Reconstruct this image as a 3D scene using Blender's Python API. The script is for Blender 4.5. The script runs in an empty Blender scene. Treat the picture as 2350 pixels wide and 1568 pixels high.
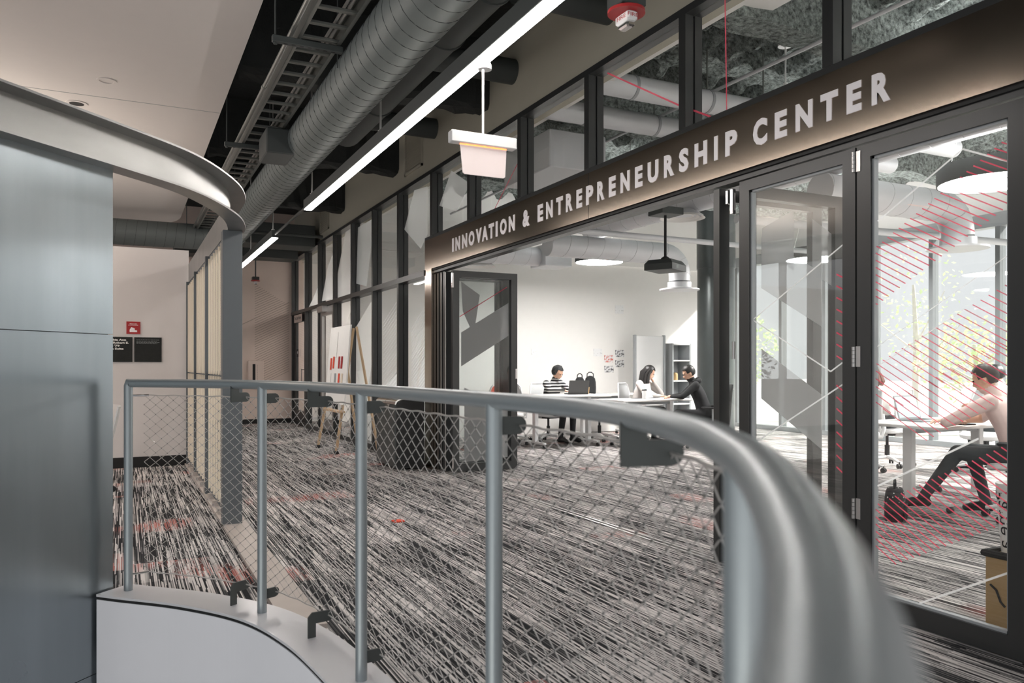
import bpy, bmesh, math, random
from mathutils import Vector, Matrix
random.seed(7)
PI = math.pi
SC = bpy.context.scene
COL = SC.collection

# ------------------------------------------------------------ camera, sky, sun, exposure
YAW = 26.3098
CAM_H = 1.25
cd = bpy.data.cameras.new('camera')
cam = bpy.data.objects.new('camera', cd)
COL.objects.link(cam)
cam.location = (0, 0, CAM_H)
cam.rotation_euler = (PI / 2, 0, -math.radians(YAW))
cd.sensor_width = 36.0
cd.lens = 36.0 * 1800 / 2350
cd.shift_y = 57 / 2350
cd.clip_start = 0.02
cd.clip_end = 200
cd.dof.use_dof = True
cd.dof.focus_distance = 6.0
cd.dof.aperture_fstop = 4.0
SC.camera = cam

world = bpy.data.worlds.new('sky')
SC.world = world
world.use_nodes = True
bg = world.node_tree.nodes['Background']
bg.inputs[0].default_value = (0.98, 0.985, 1.0, 1)
bg.inputs[1].default_value = 1.0

sd = bpy.data.lights.new('sun', 'SUN')
sun = bpy.data.objects.new('sun', sd)
COL.objects.link(sun)
sd.energy = 13.0
sd.angle = math.radians(3.0)
sd.color = (1.0, 0.965, 0.91)
sun.rotation_euler = Vector((-0.72, 0.30, -0.62)).to_track_quat('-Z', 'Y').to_euler()

ad = bpy.data.lights.new('added_atrium_fill', 'AREA')  # unseen area light added to brighten the atrium side
atrium_fill = bpy.data.objects.new('added_atrium_fill', ad)
COL.objects.link(atrium_fill)
ad.shape = 'RECTANGLE'
ad.size = 8.0
ad.size_y = 9.0
ad.energy = 1150
ad.color = (0.95, 0.975, 1.0)
atrium_fill.location = (-6.0, -2.0, 8.0)
atrium_fill.rotation_euler = Vector((0.15, 0.1, -1.0)).to_track_quat('-Z', 'Y').to_euler()

ud = bpy.data.lights.new('added_left_fill', 'AREA')  # unseen upward light added to brighten the left soffit and wall
left_fill = bpy.data.objects.new('added_left_fill', ud)
COL.objects.link(left_fill)
ud.size = 1.2
ud.energy = 130
ud.color = (1.0, 0.90, 0.80)
left_fill.location = (-2.2, 9.3, 2.3)
left_fill.rotation_euler = (PI, 0, 0)

SC.view_settings.view_transform = 'Standard'
SC.view_settings.look = 'None'
SC.view_settings.gamma = 1.0
SC.view_settings.use_curve_mapping = False
SC.view_settings.exposure = 0.0


# ------------------------------------------------------------ materials
def srgb(r, g, b):
    f = lambda c: (c / 255 / 12.92) if c <= 10.3 else ((c / 255 + 0.055) / 1.055) ** 2.4
    return (f(r), f(g), f(b), 1)


def nt(name):
    m = bpy.data.materials.new(name)
    m.use_nodes = True
    t = m.node_tree
    return m, t, t.nodes['Principled BSDF'], t.nodes['Material Output']


def mat(name, col, rough=0.5, metal=0.0, var=0.06, scale=8.0, bump=0.0, bscale=200.0, spec=0.5, coat=0.0):
    m, t, b, o = nt(name)
    N, Lk = t.nodes, t.links
    tc = N.new('ShaderNodeTexCoord')
    n = N.new('ShaderNodeTexNoise')
    n.inputs['Scale'].default_value = scale
    n.inputs['Detail'].default_value = 4
    Lk.new(tc.outputs['Object'], n.inputs['Vector'])
    mx = N.new('ShaderNodeMix')
    mx.data_type = 'RGBA'
    mx.inputs[6].default_value = tuple(c * (1 - var) for c in col[:3]) + (1,)
    mx.inputs[7].default_value = tuple(min(1, c * (1 + var)) for c in col[:3]) + (1,)
    Lk.new(n.outputs['Fac'], mx.inputs[0])
    Lk.new(mx.outputs[2], b.inputs['Base Color'])
    b.inputs['Roughness'].default_value = rough
    b.inputs['Metallic'].default_value = metal
    b.inputs['Specular IOR Level'].default_value = spec
    b.inputs['Coat Weight'].default_value = coat
    if bump > 0:
        n2 = N.new('ShaderNodeTexNoise')
        n2.inputs['Scale'].default_value = bscale
        n2.inputs['Detail'].default_value = 3
        Lk.new(tc.outputs['Object'], n2.inputs['Vector'])
        bp = N.new('ShaderNodeBump')
        bp.inputs['Strength'].default_value = bump
        bp.inputs['Distance'].default_value = 0.01
        Lk.new(n2.outputs['Fac'], bp.inputs['Height'])
        Lk.new(bp.outputs['Normal'], b.inputs['Normal'])
    return m


def emit(name, col, s):
    m, t, b, o = nt(name)
    b.inputs['Base Color'].default_value = col
    b.inputs['Emission Color'].default_value = col
    b.inputs['Emission Strength'].default_value = s
    return m


def glass(name, tint=(0.982, 0.99, 0.988, 1), refl=0.09):
    m, t, b, o = nt(name)
    N, Lk = t.nodes, t.links
    N.remove(b)
    tr = N.new('ShaderNodeBsdfTransparent')
    tr.inputs[0].default_value = tint
    gl = N.new('ShaderNodeBsdfGlossy')
    gl.inputs['Roughness'].default_value = 0.02
    lw = N.new('ShaderNodeLayerWeight')
    lw.inputs['Blend'].default_value = 0.22
    mp = N.new('ShaderNodeMapRange')
    mp.inputs['To Min'].default_value = refl * 0.25
    mp.inputs['To Max'].default_value = 0.30
    Lk.new(lw.outputs['Facing'], mp.inputs['Value'])
    ms = N.new('ShaderNodeMixShader')
    Lk.new(mp.outputs[0], ms.inputs[0])
    Lk.new(tr.outputs[0], ms.inputs[1])
    Lk.new(gl.outputs[0], ms.inputs[2])
    Lk.new(ms.outputs[0], o.inputs['Surface'])
    return m


def film(name, col, alpha):
    m, t, b, o = nt(name)
    N, Lk = t.nodes, t.links
    b.inputs['Base Color'].default_value = col
    b.inputs['Roughness'].default_value = 0.6
    tl = N.new('ShaderNodeBsdfTranslucent')
    tl.inputs[0].default_value = col
    m1 = N.new('ShaderNodeMixShader')
    m1.inputs[0].default_value = 0.8
    Lk.new(b.outputs[0], m1.inputs[1])
    Lk.new(tl.outputs[0], m1.inputs[2])
    tr = N.new('ShaderNodeBsdfTransparent')
    ms = N.new('ShaderNodeMixShader')
    ms.inputs[0].default_value = alpha
    Lk.new(tr.outputs[0], ms.inputs[1])
    Lk.new(m1.outputs[0], ms.inputs[2])
    Lk.new(ms.outputs[0], o.inputs['Surface'])
    return m


def carpet_mat():
    m, t, b, o = nt('striped_carpet')
    N, Lk = t.nodes, t.links

    def math_(op, a, bb=None):
        n = N.new('ShaderNodeMath')
        n.operation = op
        for i, v in enumerate((a, bb)):
            if v is None:
                continue
            if isinstance(v, (int, float)):
                n.inputs[i].default_value = v
            else:
                Lk.new(v, n.inputs[i])
        return n.outputs[0]

    tc = N.new('ShaderNodeTexCoord')
    sp = N.new('ShaderNodeSeparateXYZ')
    Lk.new(tc.outputs['Object'], sp.inputs[0])
    X, Y = sp.outputs[0], sp.outputs[1]
    sx = math_('FLOOR', math_('DIVIDE', X, 0.0058))
    wn1 = N.new('ShaderNodeTexWhiteNoise')
    wn1.noise_dimensions = '1D'
    Lk.new(sx, wn1.inputs['W'])
    yo = math_('ADD', math_('DIVIDE', Y, 0.45), math_('MULTIPLY', wn1.outputs['Value'], 7.0))
    sy = math_('FLOOR', yo)
    cb = N.new('ShaderNodeCombineXYZ')
    Lk.new(sx, cb.inputs[0])
    Lk.new(sy, cb.inputs[1])
    wn2 = N.new('ShaderNodeTexWhiteNoise')
    wn2.noise_dimensions = '2D'
    Lk.new(cb.outputs[0], wn2.inputs['Vector'])
    # tile cells
    tx = math_('FLOOR', math_('DIVIDE', X, 0.5))
    ty = math_('FLOOR', math_('DIVIDE', math_('ADD', Y, math_('MULTIPLY', tx, 0.37)), 0.5))
    cb2 = N.new('ShaderNodeCombineXYZ')
    Lk.new(tx, cb2.inputs[0])
    Lk.new(ty, cb2.inputs[1])
    wn3 = N.new('ShaderNodeTexWhiteNoise')
    wn3.noise_dimensions = '2D'
    Lk.new(cb2.outputs[0], wn3.inputs['Vector'])
    tile = wn3.outputs['Value']
    # soft shade inside tiles
    ns = N.new('ShaderNodeTexNoise')
    ns.inputs['Scale'].default_value = 1.7
    ns.inputs['Detail'].default_value = 2
    Lk.new(tc.outputs['Object'], ns.inputs['Vector'])
    v = math_('ADD', wn2.outputs['Value'], math_('MULTIPLY', math_('SUBTRACT', ns.outputs['Fac'], 0.5), 0.55))
    v = math_('ADD', v, math_('MULTIPLY', math_('SUBTRACT', tile, 0.5), 0.22))
    rp = N.new('ShaderNodeValToRGB')
    e = rp.color_ramp.elements
    e[0].position = 0.28
    e[0].color = (0.022, 0.022, 0.024, 1)
    e[1].position = 0.85
    e[1].color = (0.66, 0.62, 0.60, 1)
    k = rp.color_ramp.elements.new(0.47)
    k.color = (0.11, 0.108, 0.108, 1)
    k = rp.color_ramp.elements.new(0.62)
    k.color = (0.38, 0.36, 0.35, 1)
    Lk.new(v, rp.inputs[0])
    # red yarn in some tiles
    n4 = N.new('ShaderNodeTexNoise')
    n4.inputs['Scale'].default_value = 1.15
    n4.inputs['Detail'].default_value = 1.5
    Lk.new(tc.outputs['Object'], n4.inputs['Vector'])
    red = math_('ADD', math_('MULTIPLY', tile, 0.45), n4.outputs['Fac'])
    mr = N.new('ShaderNodeMapRange')
    mr.inputs['From Min'].default_value = 0.93
    mr.inputs['From Max'].default_value = 1.10
    Lk.new(red, mr.inputs['Value'])
    wn5 = N.new('ShaderNodeTexWhiteNoise')
    wn5.noise_dimensions = '3D'
    cb3 = N.new('ShaderNodeCombineXYZ')
    Lk.new(sx, cb3.inputs[0])
    Lk.new(sy, cb3.inputs[1])
    cb3.inputs[2].default_value = 5
    Lk.new(cb3.outputs[0], wn5.inputs['Vector'])
    on = math_('GREATER_THAN', wn5.outputs['Value'], 0.42)
    fac = math_('MULTIPLY', math_('MULTIPLY', mr.outputs[0], on), 0.8)
    mx = N.new('ShaderNodeMix')
    mx.data_type = 'RGBA'
    mx.blend_type = 'MIX'
    Lk.new(fac, mx.inputs[0])
    Lk.new(rp.outputs[0], mx.inputs[6])
    mx.inputs[7].default_value = (0.50, 0.17, 0.14, 1)
    Lk.new(mx.outputs[2], b.inputs['Base Color'])
    b.inputs['Roughness'].default_value = 0.95
    b.inputs['Specular IOR Level'].default_value = 0.1
    bp = N.new('ShaderNodeBump')
    bp.inputs['Strength'].default_value = 0.4
    bp.inputs['Distance'].default_value = 0.003
    Lk.new(wn2.outputs['Value'], bp.inputs['Height'])
    Lk.new(bp.outputs[0], b.inputs['Normal'])
    return m


def brushed(name, col, rough, stretch=(6, 6, 0.6)):
    m, t, b, o = nt(name)
    N, Lk = t.nodes, t.links
    tc = N.new('ShaderNodeTexCoord')
    mp = N.new('ShaderNodeMapping')
    mp.inputs['Scale'].default_value = stretch
    Lk.new(tc.outputs['Object'], mp.inputs[0])
    n = N.new('ShaderNodeTexNoise')
    n.inputs['Scale'].default_value = 1.3
    n.inputs['Detail'].default_value = 6
    Lk.new(mp.outputs[0], n.inputs['Vector'])
    mx = N.new('ShaderNodeMix')
    mx.data_type = 'RGBA'
    mx.inputs[6].default_value = tuple(c * 0.86 for c in col[:3]) + (1,)
    mx.inputs[7].default_value = tuple(c * 1.14 for c in col[:3]) + (1,)
    Lk.new(n.outputs['Fac'], mx.inputs[0])
    Lk.new(mx.outputs[2], b.inputs['Base Color'])
    b.inputs['Metallic'].default_value = 0.9
    n2 = N.new('ShaderNodeTexNoise')
    n2.inputs['Scale'].default_value = 4
    n2.inputs['Detail'].default_value = 5
    Lk.new(tc.outputs['Object'], n2.inputs['Vector'])
    mr = N.new('ShaderNodeMapRange')
    mr.inputs['To Min'].default_value = rough - 0.07
    mr.inputs['To Max'].default_value = rough + 0.07
    Lk.new(n2.outputs['Fac'], mr.inputs['Value'])
    Lk.new(mr.outputs[0], b.inputs['Roughness'])
    return m


def wood(name, c1, c2, scale=(30, 30, 1.2)):
    m, t, b, o = nt(name)
    N, Lk = t.nodes, t.links
    tc = N.new('ShaderNodeTexCoord')
    mp = N.new('ShaderNodeMapping')
    mp.inputs['Scale'].default_value = scale
    Lk.new(tc.outputs['Object'], mp.inputs[0])
    n = N.new('ShaderNodeTexNoise')
    n.inputs['Scale'].default_value = 2
    n.inputs['Detail'].default_value = 5
    Lk.new(mp.outputs[0], n.inputs['Vector'])
    mx = N.new('ShaderNodeMix')
    mx.data_type = 'RGBA'
    mx.inputs[6].default_value = c1
    mx.inputs[7].default_value = c2
    Lk.new(n.outputs['Fac'], mx.inputs[0])
    Lk.new(mx.outputs[2], b.inputs['Base Color'])
    b.inputs['Roughness'].default_value = 0.55
    return m


def rough_foam(name, c1, c2):
    m, t, b, o = nt(name)
    N, Lk = t.nodes, t.links
    tc = N.new('ShaderNodeTexCoord')
    n = N.new('ShaderNodeTexNoise')
    n.inputs['Scale'].default_value = 22
    n.inputs['Detail'].default_value = 8
    n.inputs['Roughness'].default_value = 0.75
    Lk.new(tc.outputs['Object'], n.inputs['Vector'])
    mx = N.new('ShaderNodeMix')
    mx.data_type = 'RGBA'
    mx.inputs[6].default_value = c1
    mx.inputs[7].default_value = c2
    mr = N.new('ShaderNodeMapRange')
    mr.inputs['From Min'].default_value = 0.38
    mr.inputs['From Max'].default_value = 0.66
    Lk.new(n.outputs['Fac'], mr.inputs['Value'])
    Lk.new(mr.outputs[0], mx.inputs[0])
    Lk.new(mx.outputs[2], b.inputs['Base Color'])
    b.inputs['Roughness'].default_value = 0.95
    bp = N.new('ShaderNodeBump')
    bp.inputs['Strength'].default_value = 1.0
    bp.inputs['Distance'].default_value = 0.04
    Lk.new(n.outputs['Fac'], bp.inputs['Height'])
    Lk.new(bp.outputs[0], b.inputs['Normal'])
    return m


M = {}
M['carpet'] = carpet_mat()
M['black'] = mat('black_aluminium', srgb(50, 51, 51), 0.33, 0.0, 0.05)
M['fascia'] = mat('satin_dark_fascia', (0.44, 0.365, 0.30, 1), 0.175, 1.0, 0.03)
M['deepblack'] = mat('deep_black', srgb(24, 24, 24), 0.6)
M['darkceil'] = mat('dark_sprayed_ceiling', srgb(40, 42, 41), 0.95, bump=0.6, bscale=30, var=0.25)
M['darkduct'] = mat('dark_painted_steel', srgb(62, 66, 65), 0.55, var=0.1)
M['beige'] = mat('beige_wall_paint', srgb(176, 171, 156), 0.85, var=0.03, bump=0.05)
M['soffit'] = mat('white_soffit_paint', srgb(214, 207, 202), 0.85, var=0.02)
M['white'] = mat('white_wall_paint', srgb(236, 234, 231), 0.7, var=0.02)
M['gloss'] = mat('white_gloss_wall', srgb(226, 220, 217), 0.32, var=0.02)
M['fascia_white'] = mat('white_drywall', srgb(222, 222, 226), 0.8, var=0.015)
M['farwall'] = mat('warm_wall_paint', srgb(226, 208, 197), 0.8, var=0.02)
M['rail'] = mat('grey_metallic_paint', srgb(146, 154, 157), 0.33, 0.5, 0.04, scale=60, spec=0.6)
M['plate'] = mat('dark_grey_plate', srgb(66, 70, 69), 0.4, 0.2)
M['post'] = mat('grey_painted_steel', srgb(92, 97, 100), 0.5, 0.1)
M['column'] = mat('dark_steel_column', srgb(70, 75, 75), 0.28, 0.4, 0.1)
M['cable'] = mat('steel_cable', srgb(196, 192, 188), 0.35, 0.6, bump=0.3, bscale=900)
M['steel'] = brushed('hot_rolled_steel', (0.245, 0.275, 0.295, 1), 0.30)
M['channel'] = brushed('steel_channel', (0.30, 0.30, 0.295, 1), 0.40, (2, 2, 6))
M['kerb'] = mat('polished_grey_kerb', srgb(206, 205, 207), 0.3, 0.1, 0.05, scale=3)
M['concrete'] = mat('concrete_threshold', srgb(178, 168, 160), 0.5, var=0.08)
M['galv'] = mat('galvanised_steel', srgb(128, 130, 126), 0.38, 0.7, 0.18, scale=14)
M['duct'] = mat('grey_spiral_duct', srgb(112, 118, 117), 0.5, 0.25, 0.06)
M['seam'] = mat('duct_seam', srgb(58, 61, 61), 0.6)
M['wduct'] = mat('white_spiral_duct', srgb(206, 207, 210), 0.45, 0.1, 0.03)
M['wseam'] = mat('pale_duct_seam', srgb(150, 152, 155), 0.5)
M['foam'] = rough_foam('sprayed_foam', srgb(58, 63, 61), srgb(182, 192, 188))
M['lamp'] = emit('lamp_diffuser', (1.0, 0.94, 0.89, 1), 48.0)
M['pendant'] = emit('pendant_diffuser', (1.0, 0.97, 0.94, 1), 108.0)
M['pendantdim'] = emit('pendant_diffuser_dim', (1.0, 0.97, 0.94, 1), 28.0)
M['addedtop'] = emit('added_pendant_top_glow', (1.0, 0.98, 0.96, 1), 60.0)  # emission added on the pendant tops to brighten the foam deck
M['silver'] = mat('satin_aluminium', srgb(190, 188, 186), 0.3, 0.75, 0.05)
M['chrome'] = mat('chrome', srgb(225, 222, 220), 0.12, 1.0, 0.02)
M['glass'] = glass('clear_glass')
M['frost'] = film('frosted_film', (0.96, 0.97, 0.98, 1), 0.50)
M['frost2'] = film('pale_film', (0.93, 0.91, 0.88, 1), 0.75)
M['redfilm'] = film('red_film', (0.78, 0.10, 0.16, 1), 0.85)
M['whitefilm'] = film('white_line_film', (0.95, 0.95, 0.95, 1), 0.8)
M['letter'] = mat('white_letter', srgb(250, 245, 247), 0.5, var=0.01)
M['paper'] = mat('white_paper', srgb(240, 238, 234), 0.7, var=0.02)
M['wood'] = wood('pale_maple', srgb(222, 208, 186), srgb(240, 228, 208))
M['tan'] = wood('beech_leg', srgb(190, 160, 125), srgb(214, 186, 152))
M['plastic_w'] = mat('white_plastic', srgb(228, 228, 228), 0.4, var=0.02)
M['plastic_g'] = mat('grey_plastic', srgb(150, 154, 156), 0.45)
M['plastic_k'] = mat('black_plastic', srgb(28, 28, 29), 0.45)
M['meshfab'] = mat('grey_mesh_fabric', srgb(196, 198, 199), 0.8, var=0.2, scale=160)
M['red_fab'] = mat('orange_red_fabric', srgb(214, 74, 48), 0.8)
M['red'] = mat('red_enamel', srgb(170, 38, 40), 0.4)
M['kraft'] = mat('kraft_paper', srgb(176, 146, 104), 0.85, var=0.12)
M['skin'] = mat('skin', srgb(222, 178, 152), 0.5, var=0.05)
M['hair_k'] = mat('black_hair', srgb(28, 26, 26), 0.45, var=0.3, scale=60)
M['hair_b'] = mat('brown_hair', srgb(70, 62, 58), 0.55, var=0.3, scale=60)
M['hair_r'] = mat('auburn_hair', srgb(118, 76, 62), 0.55, var=0.3, scale=60)
M['hair_y'] = mat('blond_hair', srgb(196, 160, 104), 0.55, var=0.3, scale=60)
M['cloth_k'] = mat('black_cloth', srgb(30, 31, 33), 0.85, var=0.2)
M['cloth_g'] = mat('grey_trousers', srgb(62, 66, 68), 0.85, var=0.15)
M['cloth_w'] = mat('white_cloth', srgb(232, 226, 220), 0.85, var=0.05)
M['cloth_p'] = mat('pale_pink_cloth', srgb(236, 212, 206), 0.85, var=0.05)
M['cloth_s'] = mat('pale_grey_knit', srgb(206, 200, 196), 0.9, var=0.08)
M['screen'] = emit('laptop_screen', (0.50, 0.58, 0.64, 1), 0.30)
M['leaf'] = mat('leaf_green', srgb(150, 182, 128), 0.6, var=0.3, scale=3)
M['bark'] = mat('bark', srgb(196, 192, 184), 0.9, var=0.3)
M['ground'] = mat('pale_paving', srgb(206, 204, 200), 0.9)
M['screenwall'] = mat('grey_panel', srgb(120, 124, 126), 0.6)


def striped_cloth():
    m, t, b, o = nt('striped_cloth')
    N, Lk = t.nodes, t.links
    tc = N.new('ShaderNodeTexCoord')
    w = N.new('ShaderNodeTexWave')
    w.bands_direction = 'Z'
    w.inputs['Scale'].default_value = 6.5
    w.inputs['Distortion'].default_value = 0.6
    Lk.new(tc.outputs['Object'], w.inputs['Vector'])
    r = N.new('ShaderNodeValToRGB')
    r.color_ramp.interpolation = 'CONSTANT'
    r.color_ramp.elements[0].color = (0.014, 0.014, 0.016, 1)
    r.color_ramp.elements[1].position = 0.72
    r.color_ramp.elements[1].color = (0.7, 0.69, 0.67, 1)
    Lk.new(w.outputs['Fac'], r.inputs[0])
    Lk.new(r.outputs[0], b.inputs['Base Color'])
    b.inputs['Roughness'].default_value = 0.9
    return m


def dotted():
    m, t, b, o = nt('dotted_black_fabric')
    N, Lk = t.nodes, t.links
    tc = N.new('ShaderNodeTexCoord')
    v = N.new('ShaderNodeTexVoronoi')
    v.inputs['Scale'].default_value = 26
    v.inputs['Randomness'].default_value = 0.25
    Lk.new(tc.outputs['Object'], v.inputs['Vector'])
    r = N.new('ShaderNodeValToRGB')
    r.color_ramp.interpolation = 'CONSTANT'
    r.color_ramp.elements[0].color = (0.75, 0.75, 0.72, 1)
    r.color_ramp.elements[1].position = 0.19
    r.color_ramp.elements[1].color = (0.012, 0.012, 0.014, 1)
    Lk.new(v.outputs['Distance'], r.inputs[0])
    Lk.new(r.outputs[0], b.inputs['Base Color'])
    b.inputs['Roughness'].default_value = 0.8
    return m


M['stripe'] = striped_cloth()
M['dots'] = dotted()


# ------------------------------------------------------------ mesh helpers
class B:
    def __init__(s):
        s.v = []
        s.f = []
        s.m = []
        s.mi = 0

    def add(s, vs, fs):
        k = len(s.v)
        s.v += [tuple(p) for p in vs]
        s.f += [tuple(i + k for i in f) for f in fs]
        s.m += [s.mi] * len(fs)
        return s

    def box(s, x0, x1, y0, y1, z0, z1):
        if x0 > x1: x0, x1 = x1, x0
        if y0 > y1: y0, y1 = y1, y0
        if z0 > z1: z0, z1 = z1, z0
        vs = [(x, y, z) for z in (z0, z1) for y in (y0, y1) for x in (x0, x1)]
        return s.add(vs, [(0, 2, 3, 1), (4, 5, 7, 6), (0, 1, 5, 4), (2, 6, 7, 3), (0, 4, 6, 2), (1, 3, 7, 5)])

    def cbox(s, x0, x1, y0, y1, z0, z1, c=0.004):
        """box with chamfered vertical and top edges"""
        c = min(c, abs(x1 - x0) * .3, abs(y1 - y0) * .3, abs(z1 - z0) * .3)
        oct_ = lambda d: [(x0 + c + d, y0 + d), (x1 - c - d, y0 + d), (x1 - d, y0 + c + d), (x1 - d, y1 - c - d), (x1 - c - d, y1 - d), (x0 + c + d, y1 - d), (x0 + d, y1 - c - d), (x0 + d, y0 + c + d)]
        rings = [(c, z0), (0, z0 + c), (0, z1 - c), (c, z1)]
        vs = []
        for d, z in rings:
            vs += [(x, y, z) for x, y in oct_(d)]
        fs = [tuple(range(7, -1, -1)), tuple(range(24, 32))]
        for r in range(3):
            for i in range(8):
                j = (i + 1) % 8
                fs.append((r * 8 + i, r * 8 + j, r * 8 + 8 + j, r * 8 + 8 + i))
        return s.add(vs, fs)

    def tube(s, pts, r, n=8, closed=False, caps=True):
        pts = [Vector(p) for p in pts]
        N_ = len(pts)
        rs = r if isinstance(r, (list, tuple)) else [r] * N_
        up = None
        vs = []
        for i, p in enumerate(pts):
            if closed:
                d = pts[(i + 1) % N_] - pts[i - 1]
            else:
                d = pts[min(i + 1, N_ - 1)] - pts[max(i - 1, 0)]
            if d.length < 1e-9:
                d = Vector((0, 0, 1))
            d.normalize()
            if up is None:
                up = Vector((0, 0, 1)) if abs(d.z) < 0.9 else Vector((1, 0, 0))
            a = d.cross(up)
            if a.length < 1e-6:
                a = d.cross(Vector((0.3, 1, 0.2)))
            a.normalize()
            b = a.cross(d).normalized()
            up = b
            for k in range(n):
                t = 2 * PI * k / n
                vs.append(p + (a * math.cos(t) + b * math.sin(t)) * rs[i])
        fs = []
        for i in range(N_ if closed else N_ - 1):
            i2 = (i + 1) % N_
            for k in range(n):
                k2 = (k + 1) % n
                fs.append((i * n + k, i * n + k2, i2 * n + k2, i2 * n + k))
        if caps and not closed:
            fs.append(tuple(range(n - 1, -1, -1)))
            fs.append(tuple(range((N_ - 1) * n, N_ * n)))
        return s.add(vs, fs)

    def lathe(s, prof, c=(0, 0, 0), n=24, axis='z', caps=True):
        vs = []
        for r, z in prof:
            for k in range(n):
                t = 2 * PI * k / n
                a, b_ = r * math.cos(t), r * math.sin(t)
                if axis == 'z':
                    vs.append((c[0] + a, c[1] + b_, c[2] + z))
                elif axis == 'x':
                    vs.append((c[0] + z, c[1] + a, c[2] + b_))
                else:
                    vs.append((c[0] + b_, c[1] + z, c[2] + a))
        fs = []
        for i in range(len(prof) - 1):
            for k in range(n):
                k2 = (k + 1) % n
                fs.append((i * n + k, i * n + k2, (i + 1) * n + k2, (i + 1) * n + k))
        if caps:
            fs.append(tuple(range(n - 1, -1, -1)))
            fs.append(tuple(range((len(prof) - 1) * n, len(prof) * n)))
        return s.add(vs, fs)

    def prism(s, poly, o, u, w, depth):
        """poly in (a,b); point = o + a*u + b*w, extruded by vector depth"""
        o, u, w, depth = map(Vector, (o, u, w, depth))
        n = len(poly)
        vs = [o + u * a + w * b for a, b in poly]
        vs += [p + depth for p in vs]
        fs = [tuple(range(n - 1, -1, -1)), tuple(range(n, 2 * n))]
        fs += [(i, (i + 1) % n, n + (i + 1) % n, n + i) for i in range(n)]
        return s.add(vs, fs)

    def sweep(s, path, prof, closed_prof=True):
        """horizontal path of (x,y); prof list of (offset to the left of travel, z)"""
        n = len(prof)
        P = [Vector((p[0], p[1])) for p in path]
        vs = []
        for i, p in enumerate(P):
            d = P[min(i + 1, len(P) - 1)] - P[max(i - 1, 0)]
            d.normalize()
            nrm = Vector((-d.y, d.x))
            for a, z in prof:
                q = p + nrm * a
                vs.append((q.x, q.y, z))
        fs = []
        for i in range(len(P) - 1):
            for k in range(n if closed_prof else n - 1):
                k2 = (k + 1) % n
                fs.append((i * n + k, (i + 1) * n + k, (i + 1) * n + k2, i * n + k2))
        if closed_prof:
            fs.append(tuple(range(n)))
            fs.append(tuple(range((len(P) - 1) * n + n - 1, (len(P) - 1) * n - 1, -1)))
        return s.add(vs, fs)

    def sphere(s, c, r, n=14, m=10, sc=(1, 1, 1)):
        vs = [(c[0], c[1], c[2] + r * sc[2])]
        for i in range(1, m):
            t = PI * i / m
            for k in range(n):
                a = 2 * PI * k / n
                vs.append((c[0] + r * sc[0] * math.sin(t) * math.cos(a), c[1] + r * sc[1] * math.sin(t) * math.sin(a), c[2] + r * sc[2] * math.cos(t)))
        vs.append((c[0], c[1], c[2] - r * sc[2]))
        fs = [(0, 1 + k, 1 + (k + 1) % n) for k in range(n)]
        for i in range(m - 2):
            for k in range(n):
                k2 = (k + 1) % n
                fs.append((1 + i * n + k, 1 + (i + 1) * n + k, 1 + (i + 1) * n + k2, 1 + i * n + k2))
        l = len(vs) - 1
        q = 1 + (m - 2) * n
        fs += [(q + k, l, q + (k + 1) % n) for k in range(n)]
        return s.add(vs, fs)


def rootloc(o):
    p = Vector((0, 0, 0))
    while o is not None:
        p += o.location
        o = o.parent
    return p


def obj(name, b, m, parent=None, smooth=False, kind=None, loc=None, label=None):
    """one mesh object; vertices given in world space, or in the thing's space when loc is None and parent at origin"""
    me = bpy.data.meshes.new(name)
    off = Vector(loc) if loc is not None else (rootloc(parent) if parent else Vector((0, 0, 0)))
    vs = [(p[0] - off.x, p[1] - off.y, p[2] - off.z) for p in b.v]
    me.from_pydata(vs, [], b.f)
    bm_ = bmesh.new()
    bm_.from_mesh(me)
    bmesh.ops.recalc_face_normals(bm_, faces=bm_.faces)
    bm_.to_mesh(me)
    bm_.free()
    for x in (m if isinstance(m, (list, tuple)) else [m]):
        me.materials.append(M[x] if isinstance(x, str) else x)
    if len(me.materials) > 1:
        me.polygons.foreach_set('material_index', b.m)
    if smooth:
        me.polygons.foreach_set('use_smooth', [True] * len(me.polygons))
        try:
            me.set_sharp_from_angle(angle=math.radians(40))
        except Exception:
            pass
    me.update()
    o = bpy.data.objects.new(name, me)
    COL.objects.link(o)
    if parent:
        o.parent = parent
        if loc is not None:
            o.location = off - rootloc(parent)
    elif loc is not None:
        o.location = off
    if kind: o['kind'] = kind
    if label: o['label'] = label
    return o


def tag(o, label, cat, group=None):
    o['label'] = label
    o['category'] = cat
    if group: o['group'] = group
    return o


def thing(name, label=None, cat=None, loc=(0, 0, 0), rotz=0.0, group=None, kind=None):
    o = bpy.data.objects.new(name, None)
    o.empty_display_size = 0.1
    COL.objects.link(o)
    o.location = loc
    o.rotation_euler = (0, 0, rotz)
    if label: o['label'] = label
    if cat: o['category'] = cat
    if group: o['group'] = group
    if kind: o['kind'] = kind
    return o


def dup(root, loc, rotz=None, label=None, group=None):
    r = root.copy()
    COL.objects.link(r)
    r.location = loc
    if rotz is not None: r.rotation_euler = (0, 0, rotz)
    if label: r['label'] = label
    if group: r['group'] = group
    for ch in list(root.children):
        c = ch.copy()
        COL.objects.link(c)
        c.parent = r
        for g in ch.children:
            d = g.copy()
            COL.objects.link(d)
            d.parent = c
    return r


def copy_part(src, parent, loc):
    c = src.copy()
    COL.objects.link(c)
    c.parent = parent
    c.location = loc
    for g in src.children:
        d = g.copy()
        COL.objects.link(d)
        d.parent = c
    return c


def struct(name, b, m, parent=None, smooth=False, loc=None):
    o = obj(name, b, m, parent, smooth, None, loc)
    if parent is None: o['kind'] = 'structure'
    return o


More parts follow.
